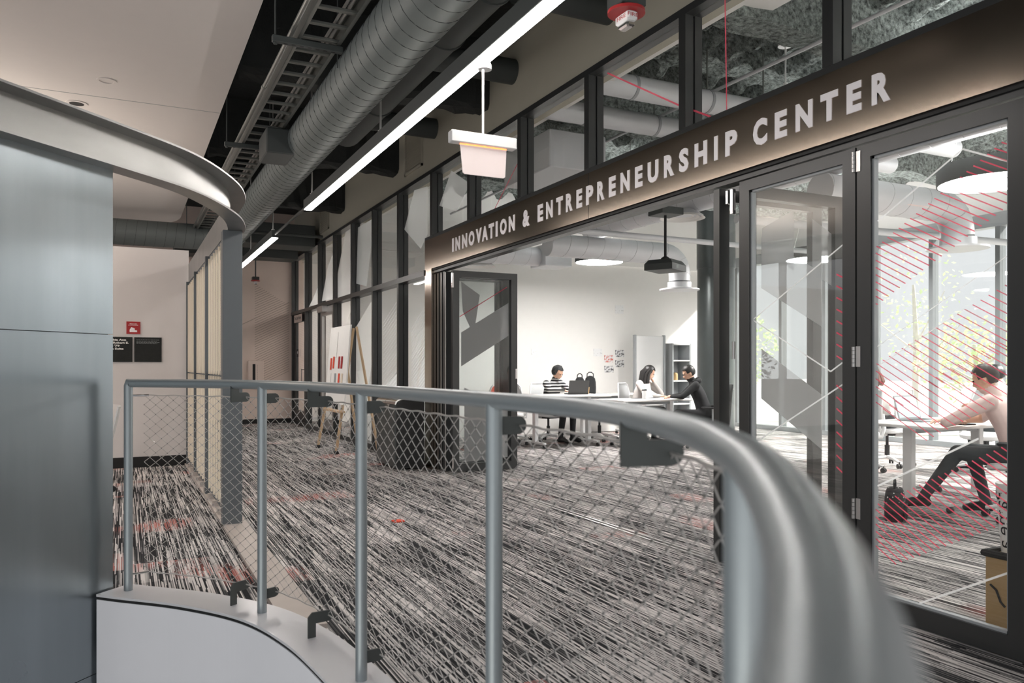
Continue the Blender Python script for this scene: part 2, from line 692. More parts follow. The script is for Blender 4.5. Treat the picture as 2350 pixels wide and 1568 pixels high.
def catmull(P, step=0.04):
    P = [Vector(p) for p in P]
    Q = [P[0] * 2 - P[1]] + P + [P[-1] * 2 - P[-2]]
    out = []
    for i in range(1, len(Q) - 2):
        a, b, c, d = Q[i - 1:i + 3]
        n = max(2, int((c - b).length / step))
        for k in range(n):
            t = k / n
            out.append(0.5 * ((2 * b) + (c - a) * t + (2 * a - 5 * b + 4 * c - d) * t * t + (3 * b - a - 3 * c + d) * t ** 3))
    out.append(P[-1])
    return out


def offset2(path, a):
    out = []
    for i, p in enumerate(path):
        d = path[min(i + 1, len(path) - 1)] - path[max(i - 1, 0)]
        d = Vector((d.x, d.y)).normalized()
        out.append(Vector((p.x - d.y * a, p.y + d.x * a)))
    return out


def text_mesh(body, bold=0.0, extrude=0.0):
    cu = bpy.data.curves.new('txt', 'FONT')
    cu.body = body
    cu.size = 1
    cu.offset = bold
    cu.extrude = extrude
    cu.resolution_u = 3
    o = bpy.data.objects.new('txt', cu)
    COL.objects.link(o)
    bpy.context.view_layer.update()
    me = bpy.data.meshes.new_from_object(o.evaluated_get(bpy.context.evaluated_depsgraph_get()))
    bpy.data.objects.remove(o)
    vs = [v.co.copy() for v in me.vertices]
    fs = [tuple(p.vertices) for p in me.polygons]
    bpy.data.meshes.remove(me)
    return vs, fs


def text_on(b, body, o, u, w, width=None, height=None, bold=0.0, thick=0.0):
    """text laid on a plane: left-bottom corner o, unit vectors u (reading direction), w (up), stretched to width/height"""
    vs, fs = text_mesh(body, bold, 0.5 if thick else 0.0)
    x0, x1 = min(v.x for v in vs), max(v.x for v in vs)
    y0, y1 = min(v.y for v in vs), max(v.y for v in vs)
    sy = height / (y1 - y0) if height else None
    sx = width / (x1 - x0) if width else None
    sx = sx or sy
    sy = sy or sx
    o, u, w = Vector(o), Vector(u), Vector(w)
    n = u.cross(w)
    b.add([o + u * ((v.x - x0) * sx) + w * ((v.y - y0) * sy) + n * (v.z * thick) for v in vs], fs)
    return b

# ------------------------------------------------------------ balcony curve (plan)
RAILP = [(0.02, 4.68), (0.34, 4.36), (0.603, 3.97), (0.745, 3.5), (0.813, 2.945), (0.85, 2.4), (0.872, 1.87), (0.862, 1.35), (0.72, 0.90), (0.565, 0.62), (0.427, 0.43), (0.262, 0.237), (0.15, 0.13), (0.03, 0.03), (-0.16, -0.12), (-0.5, -0.34)]
RAIL = catmull(RAILP)
EDGE = (-0.055, 4.77)           # where the kerb meets the steel wall
UX, UY = 0.702, 0.712           # direction of the steel wall in plan

# floor: one slab with the opening of the balcony cut out
outer = offset2(RAIL, 0.02)
poly = [(11.5, -3), (11.5, 18.2), (-7, 18.2), (-7, EDGE[1] - (7 + EDGE[0]) * UY / UX + 1.0), EDGE] + [(p.x, p.y) for p in outer] + [(-1.0, -3)]
b = B()
b.add([(x, y, 0.0) for x, y in poly] + [(x, y, -0.3) for x, y in poly], [tuple(range(len(poly)))])
n_ = len(poly)
b.add([], [])
b.f += [(i, (i + 1) % n_, n_ + (i + 1) % n_, n_ + i) for i in range(n_)]
b.m += [0] * n_
struct('floor', b, 'carpet')

# kerb cap with its dark drip edge, and the curved white front below
kp = [Vector((-0.045, 4.75))] + offset2(RAIL, 0)[1:]
b = B()
b.sweep(kp, [(-0.12, 0.038), (-0.12, 0.05), (0.10, 0.05), (0.10, -0.02), (-0.06, -0.02), (-0.06, 0.038)])
struct('trim_1', b, 'kerb')
b = B()
b.sweep(kp, [(-0.113, 0.022), (-0.113, 0.038), (-0.065, 0.038), (-0.065, 0.022)])
struct('trim_2', b, 'deepblack')
b = B()
b.sweep(kp, [(-0.118, -2.6), (-0.118, 0.022), (-0.065, 0.022), (-0.065, -2.6)])
struct('wall_front', b, 'fascia_white')
b = B()
b.box(-9, 1, -9, 6, -2.7, -2.6)
struct('floor_lower', b, 'ground')

# threshold strip and door track
b = B()
b.box(0.685, 0.87, 3.75, 10.75, 0.0, 0.022)
struct('trim_3', b, 'concrete')
b = B()
for dx in (0, 0.05):
    b.box(3.375 + dx, 3.395 + dx, 2.0, 8.6, 0.0, 0.006)
struct('trim_4', b, 'silver')

# steel clad wall on the left: two plates with an open joint
sw = thing('wall_steel', kind='structure', loc=(EDGE[0], EDGE[1], 0))
nx, ny = UY, -UX    # towards the room


def steel_plate(t0, t1, z0, z1):
    b = B()
    e = Vector((EDGE[0], EDGE[1], 0))
    u = Vector((UX, UY, 0))
    n = Vector((nx, ny, 0))
    c = 0.002
    a0, a1 = e + u * t0, e + u * t1
    vs = []
    for q, dn in ((a0, -0.03), (a1, -0.03), (a1, 0), (a0, 0)):
        vs.append(q + n * dn + Vector((0, 0, z0)))
    for q, dn in ((a0, -0.03), (a1, -0.03), (a1, 0), (a0, 0)):
        vs.append(q + n * dn + Vector((0, 0, z1)))
    b.add(vs, [(3, 2, 1, 0), (4, 5, 6, 7), (0, 1, 5, 4), (1, 2, 6, 5), (2, 3, 7, 6), (3, 0, 4, 7)])
    return obj('panel', b, 'steel', sw)


steel_plate(-3.2, 0, 1.424, 2.32)
steel_plate(-3.2, 0, -0.372, 1.420)
steel_plate(-3.2, 0, -2.6, -0.376)
b = B()
e = Vector((EDGE[0], EDGE[1], 0))
q0, q1 = e - Vector((UX, UY, 0)) * 3.2, e - Vector((UX, UY, 0)) * 0.004
nn = Vector((nx, ny, 0))
vs = [q + nn * dn + Vector((0, 0, z)) for z in (-2.6, 2.31) for q, dn in ((q0, -0.16), (q1, -0.16), (q1, -0.03), (q0, -0.03))]
b.add(vs, [(3, 2, 1, 0), (4, 5, 6, 7), (0, 1, 5, 4), (1, 2, 6, 5), (2, 3, 7, 6), (3, 0, 4, 7)])
obj('core', b, 'deepblack', sw)

# bent steel channel above it, running on over the timber screen
chp = catmull([(-2.4, 2.39), (-1.2, 3.61), (-0.516, 4.303), (-0.055, 4.77), (0.32, 5.20), (0.60, 5.77), (0.725, 6.25), (0.757, 6.75), (0.76, 8.5), (0.76, 10.72)], 0.08)
b = B()
z0, z1 = 2.31, 2.545
b.sweep(chp, [(-0.10, z0), (0.03, z0), (0.03, z1), (-0.10, z1), (-0.10, z1 - 0.012), (0.012, z1 - 0.012), (0.012, z0 + 0.012), (-0.10, z0 + 0.012)])
struct('beam_channel', b, 'channel', smooth=True)
b = B()
b.cbox(0.685, 0.83, 6.44, 6.56, 0.0, 2.31, 0.003)
struct('column_steel', b, 'post')

# ------------------------------------------------------------ timber batten screen
ts = thing('batten_screen', 'pale timber batten screen with dark uprights beside the grey steel post', 'screen', (0.71, 8.6, 0))
b0 = None
ys = []
for seg0, seg1 in ((6.72, 7.98), (8.22, 9.34), (9.58, 10.62)):
    n = 6 if seg0 < 7 else 5
    ys += [seg0 + 0.05 + (seg1 - seg0) * i / n for i in range(n)]
for zlo, zhi in ((0.11, 1.165), (1.178, 2.255)):
    first = None
    for y in ys:
        if first is None:
            b = B()
            b.cbox(0.706, 0.722, y, y + 0.03, zlo, zhi, 0.002)
            first = obj('slat', b, 'wood', ts)
            y_first = y
        else:
            copy_part(first, ts, (0, y - y_first, 0))
for y in (8.1, 9.46, 10.66):
    b = B()
    b.box(0.700, 0.738, y - 0.03, y + 0.03, 0.02, 2.31)
    obj('upright', b, 'post', ts)
for z in (0.05, 1.16, 2.26):
    b = B()
    b.box(0.735, 0.75, 6.6, 10.7, z, z + 0.05)
    obj('crossbar', b, 'post', ts)
yk = 6.9
while yk < 10.5:
    b = B()
    b.box(0.695, 0.76, yk, yk + 0.06, 0.022, 0.07)
    obj('foot', b, 'concrete', ts)
    yk += 0.42

# ------------------------------------------------------------ corridor shell
b = B()
b.box(-7, 0.735, 10.75, 10.95, 0, 2.72)
struct('wall_left', b, 'gloss')
b = B()
b.box(-7, 0.72, 10.735, 10.75, 0, 0.13)
struct('baseboard_left', b, 'deepblack')
b = B()
b.box(-7, 3.6, 17.8, 18.0, 0, 4.7)
struct('wall_far', b, 'farwall')
b = B()
b.box(0.9, 3.33, 17.785, 17.8, 0, 0.10)
struct('baseboard_far', b, 'deepblack')
b = B()
b.box(3.40, 3.60, -3, 18, 3.62, 4.7)
struct('wall_right', b, 'beige')
b = B()
b.box(-7, 3.45, 4.25, 18.2, 4.62, 4.75)
b.box(-3.6, 3.45, -3, 4.25, 4.62, 4.75)  # unseen stretch, widened so the fascia reflects something dark
struct('ceiling', b, 'darkceil')
# white soffit with a rounded far corner
R = 1.3
sp = [(-7, 4.25), (0.80, 4.25), (0.80, 14.7 - R)]
sp += [(0.80 - R + R * math.cos(t), 14.7 - R + R * math.sin(t)) for t in [PI / 2 * k / 12 for k in range(1, 13)]]
sp += [(-7, 14.9)]
b = B()
b.prism(sp, (0, 0, 3.6), (1, 0, 0), (0, 1, 0), (0, 0, 0.3))
struct('ceiling_soffit', b, 'soffit')
b = B()
for i in range(1):
    b.box(-7, 0.795, 7.72, 7.728, 3.5985, 3.6)
struct('trim_5', b, 'plastic_g')
for k, (x, y, w) in enumerate(((-0.38, 8.0, 0), (-0.02, 8.72, 0), (-0.13, 7.26, 1))):
    if w:
        b = B()
        b.lathe([(0.055, 0), (0.075, 0), (0.075, 0.006), (0.055, 0.006), (0.055, 0)], (x, y, 3.594), 28, caps=False)
        tag(obj('speaker_cover', b, 'soffit', None, True, loc=(x, y, 3.594)), 'small flush round cover in the white soffit by its joint', 'ceiling cover')
    else:
        t = thing('downlight', ['round recessed downlight in the white soffit, wholly clear of the steel channel', 'round recessed downlight half hidden behind the curved steel channel'][k], 'downlight', (x, y, 3.6), 0, 'recessed downlights in the soffit')
        b = B()
        b.lathe([(0.060, -0.003), (0.088, -0.003), (0.088, 0.004), (0.060, 0.004), (0.060, -0.003)], (x, y, 3.597), 28, caps=False)
        obj('trim_ring', b, 'soffit', t, True)
        b = B()
        b.lathe([(0.0, 0), (0.060, 0), (0.060, 0.003), (0.0, 0.003)], (x, y, 3.594), 24)
        obj('reflector', b, 'deepblack', t)

# beams across the corridor, sprayed dark
for k, y in enumerate((4.5, 7.55, 10.55, 13.5)):
    b = B()
    zb = 3.92
    vs = []
    n = 22
    for i in range(n + 1):
        x = 0.95 + (3.46 - 0.95) * i / n
        j = lambda: random.uniform(-0.025, 0.025)
        for dy, z in ((-0.17, 4.62), (-0.16, zb + 0.05), (-0.11, zb), (0.11, zb), (0.16, zb + 0.05), (0.17, 4.62)):
            vs.append((x, y + dy + j(), z + (j() if z < 4.5 else 0)))
    fs = []
    for i in range(n):
        for q in range(5):
            fs.append((i * 6 + q, i * 6 + q + 1, i * 6 + 7 + q, i * 6 + 6 + q))
    fs += [(0, 1, 2, 3, 4, 5), tuple(range(n * 6 + 5, n * 6 - 1, -1))]
    b.add(vs, fs)
    struct('beam', b, 'darkceil')
b = B()
b.box(0.9, 3.3, 16.9, 17.5, 3.52, 3.75)
struct('beam_end', b, 'darkduct')

# ------------------------------------------------------------ sign portal, curtain wall
XF = 3.335
hd = thing('lintel', kind='structure', loc=(XF, 5, 2.4))
b = B()
b.box(XF, 3.47, 0.6, 9.18, 2.435, 2.80)
obj('fascia_panel', b, 'fascia', hd)
b = B()
b.box(XF + 0.0, 3.47, 0.6, 9.18, 2.80, 2.835)
obj('top_rail', b, 'black', hd)
b = B()
b.box(XF + 0.02, 3.47, 0.6, 9.05, 2.415, 2.435)
obj('shadow_gap', b, 'deepblack', hd)
b = B()
b.box(XF + 0.035, 3.46, 0.6, 9.05, 2.385, 2.415)
obj('track', b, 'black', hd)
for y in (5.36, 1.9):
    b = B()
    b.box(XF - 0.0008, XF, y, y + 0.006, 2.436, 2.80)
    obj('joint', b, 'deepblack', hd)
b = B()
b.box(XF, 3.47, 8.95, 9.18, 0, 2.435)
struct('jamb', b, 'fascia')
LET = [('I', 8.272, 8.22), ('N', 8.173, 8.041), ('N', 7.981, 7.839), ('O', 7.796, 7.643), ('V', 7.601, 7.454), ('A', 7.444, 7.3), ('T', 7.276, 7.15), ('I', 7.109, 7.064), ('O', 7.008, 6.86), ('N', 6.811, 6.682), ('&', 6.516, 6.378), ('E', 6.22, 6.12), ('N', 6.062, 5.945), ('T', 5.882, 5.77), ('R', 5.716, 5.607), ('E', 5.545, 5.457), ('P', 5.395, 5.288), ('R', 5.228, 5.126), ('E', 5.064, 4.971), ('N', 4.906, 4.788), ('E', 4.72, 4.629), ('U', 4.566, 4.442), ('R', 4.378, 4.267), ('S', 4.215, 4.117), ('H', 4.055, 3.933), ('I', 3.867, 3.833), ('P', 3.764, 3.659), ('C', 3.525, 3.412), ('E', 3.352, 3.261), ('N', 3.197, 3.078), ('T', 3.024, 2.91), ('E', 2.855, 2.764), ('R', 2.704, 2.597)]
sg = thing('lettering', 'white INNOVATION & ENTREPRENEURSHIP CENTER letters along the black fascia', 'sign', (XF - 0.01, 5.4, 2.545))
cache = {}
for ch, ya, yb in LET:
    b = B()
    w = ya - yb
    zz = 2.543 if ch in 'OCSU&' else 2.545
    hh = 0.156 if ch in 'OCS&' else 0.152
    text_on(b, ch, (XF - 0.0022, ya, zz), (0, -1, 0), (0, 0, 1), w, hh, 0.050, 0.003)
    obj('letter', b, 'letter', sg)

# clerestory above the sign
w2 = thing('window_2', kind='structure', loc=(3.4, 5, 2.84))
ym = [8.95, 7.80, 6.585, 5.385, 4.18, 2.975, 1.77]
b = B()
b.box(3.33, 3.47, 0.6, 9.18, 3.585, 3.635)
obj('head_rail', b, 'black', w2)
for i, y in enumerate(ym):
    b = B()
    b.box(3.33, 3.395, y - 0.035, y + 0.035, 2.835, 3.585)
    b.box(3.41, 3.47, y - 0.035, y + 0.035, 2.835, 3.585)
    b.box(3.395, 3.41, y - 0.02, y + 0.02, 2.835, 3.585)
    obj('mullion', b, 'black', w2)
    if i + 1 < len(ym):
        b = B()
        b.box(3.399, 3.405, ym[i + 1] + 0.02, y - 0.02, 2.835, 3.585)
        obj('pane', b, 'glass', w2)


def strip(b, pts, wd, x):
    """thin film line on the glass plane X = x; pts (y, z)"""
    for (ya, za), (yb, zb) in zip(pts[:-1], pts[1:]):
        d = Vector((yb - ya, zb - za)).normalized() * (wd / 2)
        px, pz = -d.y, d.x
        b.add([(x, ya + px, za + pz), (x, yb + px, zb + pz), (x, yb - px, zb - pz), (x, ya - px, za - pz)], [(0, 1, 2, 3)])
    return b


def stripy(b, pts, wd, y):
    for (xa, za), (xb, zb) in zip(pts[:-1], pts[1:]):
        d = Vector((xb - xa, zb - za)).normalized() * (wd / 2)
        b.add([(xa - d.y, y, za + d.x), (xb - d.y, y, zb + d.x), (xb + d.y, y, zb - d.x), (xa + d.y, y, za - d.x)], [(0, 1, 2, 3)])
    return b


def polyx(b, pts, x):
    b.add([(x, y, z) for y, z in pts], [tuple(range(len(pts)))])
    return b


b = B()
strip(b, [(5.18, 3.55), (4.316, 3.045), (3.973, 2.863)], 0.012, 3.396)
strip(b, [(3.838, 3.575), (3.822, 2.84)], 0.010, 3.396)
strip(b, [(7.30, 2.84), (6.75, 3.20)], 0.010, 3.396)
obj('red_line', b, 'redfilm', w2)
b = B()
polyx(b, [(8.84, 3.18), (8.46, 3.52), (7.90, 3.25), (8.30, 3.02)], 3.396)
obj('film_shape', b, 'frost', w2)

# curtain wall of the far section
w1 = thing('window_1', kind='structure', loc=(3.4, 13.5, 0))
yn = [9.16] + [10.24 + 1.22 * k for k in range(7)]
yn[-1] = 17.74
b = B()
b.box(3.33, 3.47, 9.18, 17.8, 3.585, 3.635)
obj('head_rail', b, 'black', w1)
b = B()
b.box(3.33, 3.47, 9.18, 17.8, 0, 0.08)
obj('sill_rail', b, 'black', w1)
b = B()
b.box(3.322, 3.47, 9.18, 17.8, 2.37, 2.44)
obj('transom', b, 'silver' if False else 'black', w1)
for i, y in enumerate(yn):
    if i > 0:
        b = B()
        b.box(3.33, 3.395, y - 0.035, y + 0.035, 0.08, 3.585)
        b.box(3.41, 3.47, y - 0.035, y + 0.035, 0.08, 3.585)
        b.box(3.395, 3.41, y - 0.02, y + 0.02, 0.08, 3.585)
        obj('mullion', b, 'black', w1)
    if i + 1 < len(yn):
        for z0_, z1_ in ((0.08, 2.37), (2.44, 3.585)):
            if i in (4, 6) and z0_ < 1:
                continue
            b = B()
            b.box(3.399, 3.405, y + 0.02, yn[i + 1] - 0.02, z0_, z1_)
            obj('pane', b, 'glass', w1)
fs_shapes = [[(9.25, 3.5), (9.75, 3.55), (10.15, 3.1), (9.5, 2.75), (9.25, 2.9)],
             [(11.55, 3.5), (12.5, 3.5), (12.6, 2.6), (12.0, 2.5)],
             [(12.80, 3.55), (13.3, 3.55), (13.85, 2.9), (13.85, 2.46), (12.8, 2.46)],
             [(14.0, 3.4), (14.6, 3.1), (15.1, 2.5), (14.0, 2.46)],
             [(15.25, 2.9), (15.9, 2.6), (16.3, 2.46), (15.25, 2.46)],
             [(11.6, 2.3), (12.6, 1.9), (12.65, 0.3), (12.2, 0.3), (11.6, 1.5)],
             [(10.35, 1.2), (11.2, 0.9), (11.3, 0.3), (10.4, 0.3)],
             [(12.8, 2.25), (13.8, 1.7), (13.85, 0.3), (12.8, 0.3)],
             [(9.25, 1.6), (9.9, 0.4), (9.25, 0.3)]]
for s_ in fs_shapes:
    b = B()
    polyx(b, s_, 3.396)
    obj('film_shape', b, 'frost2' if s_[0][0] > 11.5 and s_[0][1] < 2.4 else 'frost', w1)
b = B()
for k in range(24):
    strip(b, [(9.25 + 0.0, 0.9 + 0.05 * k), (9.85, 0.6 + 0.05 * k)], 0.006, 3.396)
for k in range(20):
    strip(b, [(10.5, 1.0 + 0.06 * k), (11.1, 0.75 + 0.06 * k)], 0.006, 3.396)
obj('hatch_print', b, 'whitefilm', w1)

# far doors in that wall: black leaf, and an aluminium leaf standing ajar with its closer
d1 = thing('door_1', kind='structure', loc=(3.4, 17.0, 0))
b = B()
for y0, y1, zz0, zz1 in ((16.42, 16.62, 0.02, 2.36), (17.45, 17.68, 0.02, 2.36), (16.62, 17.45, 0.02, 0.3), (16.62, 17.45, 2.2, 2.36)):
    b.box(3.37, 3.42, y0, y1, zz0, zz1)
obj('leaf_frame', b, 'black', d1)
b = B()
b.box(3.39, 3.40, 16.62, 17.45, 0.3, 2.2)
obj('pane', b, 'glass', d1)
b = B()
b.tube([(3.30, 16.55, 0.9), (3.30, 16.55, 1.2)], 0.012, 8)
b.tube([(3.30, 16.55, 0.92), (3.37, 16.55, 0.92)], 0.008, 6)
b.tube([(3.30, 16.55, 1.18), (3.37, 16.55, 1.18)], 0.008, 6)
obj('handle', b, 'chrome', d1)
d2 = thing('door_2', kind='structure', loc=(3.4, 14.5, 0))
b = B()
for y0, y1, zz0, zz1 in ((13.98, 14.12, 0.02, 2.36), (14.92, 15.06, 0.02, 2.36), (14.12, 14.92, 0.02, 0.28), (14.12, 14.92, 2.2, 2.36)):
    b.box(3.36, 3.41, y0, y1, zz0, zz1)
obj('leaf_frame', b, 'silver', d2)
b = B()
b.box(3.38, 3.39, 14.12, 14.92, 0.28, 2.2)
obj('pane', b, 'glass', d2)
b = B()
b.cbox(3.27, 3.36, 14.5, 14.95, 2.26, 2.37)
obj('closer', b, 'silver', d2)
b = B()
b.tube([(3.30, 14.05, 0.9), (3.30, 14.05, 1.2)], 0.012, 8)
b.tube([(3.30, 14.05, 0.92), (3.36, 14.05, 0.92)], 0.008, 6)
b.tube([(3.30, 14.05, 1.18), (3.36, 14.05, 1.18)], 0.008, 6)
obj('handle', b, 'chrome', d2)


# ------------------------------------------------------------ folding glass doors
def leaf_x(name, y0, y1):
    """closed leaf standing in the wall plane, from y0 to y1"""
    t = thing(name, kind='structure', loc=(3.40, (y0 + y1) / 2, 0))
    z0, z1 = 0.012, 2.375
    sw_ = 0.082
    for a, c in ((y0 + 0.002, y0 + sw_), (y1 - sw_, y1 - 0.002)):
        b = B()
        b.box(3.37, 3.43, a, c, z0, z1)
        obj('stile', b, 'black', t)
    for a, c in ((z0, 0.105), (z1 - 0.065, z1)):
        b = B()
        b.box(3.37, 3.43, y0 + sw_, y1 - sw_, a, c)
        obj('rail', b, 'black', t)
    b = B()
    for a, c, e0, e1 in ((y0 + sw_, y0 + sw_ + 0.012, 0.105, z1 - 0.065), (y1 - sw_ - 0.012, y1 - sw_, 0.105, z1 - 0.065), (y0 + sw_, y1 - sw_, 0.105, 0.117), (y0 + sw_, y1 - sw_, z1 - 0.077, z1 - 0.065)):
        b.box(3.385, 3.415, a, c, e0, e1)
    obj('gasket', b, 'plastic_g', t)
    b = B()
    b.box(3.397, 3.403, y0 + sw_ + 0.008, y1 - sw_ - 0.008, 0.112, z1 - 0.07)
    obj('pane', b, 'glass', t)
    return t


def hinge(t, x, y, z, h=0.105):
    b = B()
    b.box(x - 0.004, x, y - 0.030, y - 0.004, z - h / 2, z + h / 2)
    obj('hinge_leaf', b, 'silver', t)
    for k in range(5):
        b = B()
        b.lathe([(0.009, 0), (0.009, h / 5 - 0.002)], (x - 0.008, y + 0.008, z - h / 2 + k * h / 5), 10)
        obj('hinge_knuckle', b, 'silver', t, True)


def leaf_y(name, y, x0, x1, th=0.06):
    """leaf folded back, square to the wall, from x0 to x1"""
    t = thing(name, kind='structure', loc=((x0 + x1) / 2, y, 0))
    z0, z1 = 0.012, 2.375
    sw_ = 0.082
    for a, c in ((x0, x0 + sw_), (x1 - sw_, x1)):
        b = B()
        b.box(a, c, y - th / 2, y + th / 2, z0, z1)
        obj('stile', b, 'black', t)
    for a, c in ((z0, 0.105), (z1 - 0.075, z1)):
        b = B()
        b.box(x0 + sw_, x1 - sw_, y - th / 2, y + th / 2, a, c)
        obj('rail', b, 'black', t)
    b = B()
    b.box(x0 + sw_ - 0.006, x1 - sw_ + 0.006, y - 0.004, y + 0.004, 0.1, z1 - 0.07)
    obj('pane', b, 'glass', t)
    return t


dA = leaf_x('door_3', 2.832, 3.682)
dB = leaf_x('door_4', 1.975, 2.825)
for z in (0.52, 1.30, 2.30):
    hinge(dB, 3.37, 2.83, z)
b = B()
strip(b, [(3.595, 1.53), (2.917, 1.90)], 0.008, 3.396)
strip(b, [(3.595, 1.53), (3.013, 1.222), (2.917, 1.281)], 0.008, 3.396)
strip(b, [(3.595, 0.78), (2.917, 1.164)], 0.008, 3.396)
obj('line_print', b, 'whitefilm', dA)
b = B()
for k in range(8):
    strip(b, [(2.975, 1.74 - 0.062 * k), (2.917, 1.71 - 0.062 * k)], 0.008, 3.396)
    strip(b, [(2.975, 1.15 - 0.062 * k), (2.917, 1.11 - 0.062 * k)], 0.008, 3.396)
obj('hatch_print', b, 'redfilm', dA)
b = B()
# red hatching on the nearest leaf: three bands of slanting lines
YL, YR = 2.733, 2.066


def hatch(S0, S1, n0, Evec, n, wd=0.0055):
    for k in range(n):
        t = k / n0
        ya, za = S0[0] + (S1[0] - S0[0]) * t, S0[1] + (S1[1] - S0[1]) * t
        yb, zb = ya + Evec[0], za + Evec[1]
        sl = Evec[1] / Evec[0]
        if ya > YL: za, ya = za + sl * (YL - ya), YL
        if yb < YR: zb, yb = zb + sl * (YR - yb), YR
        if ya - yb < 0.012 or za > 2.3 or zb < 0.12: continue
        strip(b, [(ya, za), (yb, zb)], wd, 3.396)


hatch((2.068, 2.236), (2.601, 1.927), 17, (-0.257, -0.148), 30)
hatch((2.085, 1.60), (2.192, 1.544), 3, (-0.26, -0.15), 24, 0.0045)
hatch((2.120, 1.36), (2.691, 1.04), 16, (-0.24, -0.14), 17, 0.0045)
hatch((2.068, 0.918), (2.687, 0.577), 19, (-0.30, -0.173), 27, 0.006)
obj('hatch_print', b, 'redfilm', dB)
b = B()
strip(b, [(2.72, 1.98), (2.274, 2.232), (2.068, 2.127)], 0.008, 3.3955)
strip(b, [(2.72, 1.35), (2.068, 1.728)], 0.005, 3.3955)
strip(b, [(2.72, 1.25), (2.267, 1.508), (2.068, 1.396)], 0.005, 3.3955)
strip(b, [(2.72, 0.648), (2.434, 0.802), (2.20, 0.93)], 0.009, 3.3955)
strip(b, [(2.488, 0.121), (2.071, 0.364)], 0.009, 3.3955)
obj('line_print', b, 'whitefilm', dB)
# leaves folded back on the right
dC = leaf_y('door_5', 3.735, 3.445, 4.30)
dD = leaf_y('door_6', 3.90, 3.38, 4.28, 0.055)
b = B()
for pts in ([(3.593, 2.061), (4.122, 1.868), (4.122, 1.51), (3.593, 1.742)], [(3.593, 1.362), (4.122, 1.063), (4.122, 0.70), (3.593, 1.048)], [(3.60, 2.119), (3.87, 2.259), (3.87, 1.865), (3.593, 1.99)], [(4.035, 2.215), (4.21, 2.13), (4.21, 1.785), (4.035, 1.86)]):
    b.add([(x, 3.728, z) for x, z in pts], [(0, 1, 2, 3)])
obj('film_shape', b, 'frost', dC)
for dd, yy in ((dC, 3.70), (dD, 3.93)):
    for z in (0.5, 1.35, 2.28):
        b = B()
        b.lathe([(0.011, 0), (0.011, 0.11)], (3.42, 3.785, z - 0.055), 10)
        if dd is dC: obj('hinge', b, 'silver', dC, True)
b = B()
b.cbox(3.40, 3.43, 3.775, 3.80, 2.2, 2.36)
b.cbox(3.40, 3.43, 3.82, 3.84, 2.27, 2.36)
obj('carrier', b, 'chrome', dC)
# leaves folded back on the left
dE = leaf_y('door_7', 8.56, 3.445, 4.29)
for nm, y in (('door_8', 8.70), ('door_9', 8.80), ('door_10', 8.90)):
    leaf_y(nm, y, 3.40, 4.25)
b = B()
for pts in ([(3.56, 2.25), (3.80, 2.10), (3.72, 1.62), (3.58, 1.9)], [(3.56, 1.65), (4.18, 2.02), (4.18, 1.62), (3.56, 1.25)], [(3.60, 1.0), (4.17, 0.75), (4.17, 0.15), (3.60, 0.12)]):
    b.add([(x, 8.552, z) for x, z in pts], [(0, 1, 2, 3)])
obj('film_shape', b, 'frost', dE)
b = B()
stripy(b, [(3.541, 1.835), (4.16, 2.21)], 0.008, 8.551)
obj('red_line', b, 'redfilm', dE)
for z in (0.13, 2.25):
    b = B()
    b.box(3.425, 3.445, 8.50, 8.53, z - 0.08, z + 0.09)
    obj('hinge', b, 'chrome', dE)
b = B()
b.box(4.262, 4.285, 8.522, 8.530, 1.1, 1.22)
obj('latch', b, 'silver', dE)
for y in (8.63, 8.76):
    b = B()
    b.box(3.392, 3.398, y, y + 0.015, 0.02, 2.36)
    obj('seal', b, 'silver', dE)

# jamb to the right of the nearest leaf, and the wall on beyond the frame
b = B()
b.box(3.36, 3.44, 1.80, 1.97, 0, 2.385)
struct('jamb_right', b, 'black')
b = B()
b.box(3.38, 3.5, -3, 1.80, 0, 3.6)
struct('wall_near', b, 'white')

# ------------------------------------------------------------ open room behind the glass
b = B()
b.box(3.50, 11.6, 12.75, 12.95, 0, 3.2)
struct('wall_back', b, 'white')
b = B()
b.box(3.50, 11.6, 12.7, 12.95, 3.2, 4.7)
struct('wall_upper', b, 'white')
b = B()
b.box(3.5, 11.6, -0.4, -0.2, 0, 4.7)  # unseen wall closing the room, put in to bounce light
struct('wall_side', b, 'white')
b = B()
b.box(6.6, 6.8, 13.0, 18.2, 0, 4.7)
struct('wall_side_room', b, 'white')
b = B()
b.box(3.5, 6.8, 18.0, 18.2, 0, 4.7)
struct('wall_end_room', b, 'white')
b = B()
b.box(3.5, 6.8, 12.95, 18.2, 3.9, 4.0)
struct('ceiling_room', b, 'white')
# sprayed deck
b = B()
nx_, ny_ = 170, 200
vs = []
from mathutils import noise as NZ
for i in range(nx_ + 1):
    for j in range(ny_ + 1):
        x = 3.46 + 8.2 * i / nx_
        y = -0.3 + 13.1 * j / ny_
        z = 4.33 + 0.105 * math.sin(2 * PI * (x + 0.06 * NZ.noise((x * 2, y * 1.5, 0))) / 0.36) * (1 if (y % 3.0) > 0.55 else 0.15) + 0.05 * NZ.noise((x * 6, y * 6, 3)) + 0.03 * NZ.noise((x * 14, y * 14, 1))
        vs.append((x, y, z))
fs = [(i * (ny_ + 1) + j, (i + 1) * (ny_ + 1) + j, (i + 1) * (ny_ + 1) + j + 1, i * (ny_ + 1) + j + 1) for i in range(nx_) for j in range(ny_)]
b.add(vs, fs)
struct('ceiling_deck', b, 'foam', smooth=True)
b = B()
b.box(3.4, 11.8, -0.5, 13, 4.55, 4.7)
struct('roof', b, 'darkceil')
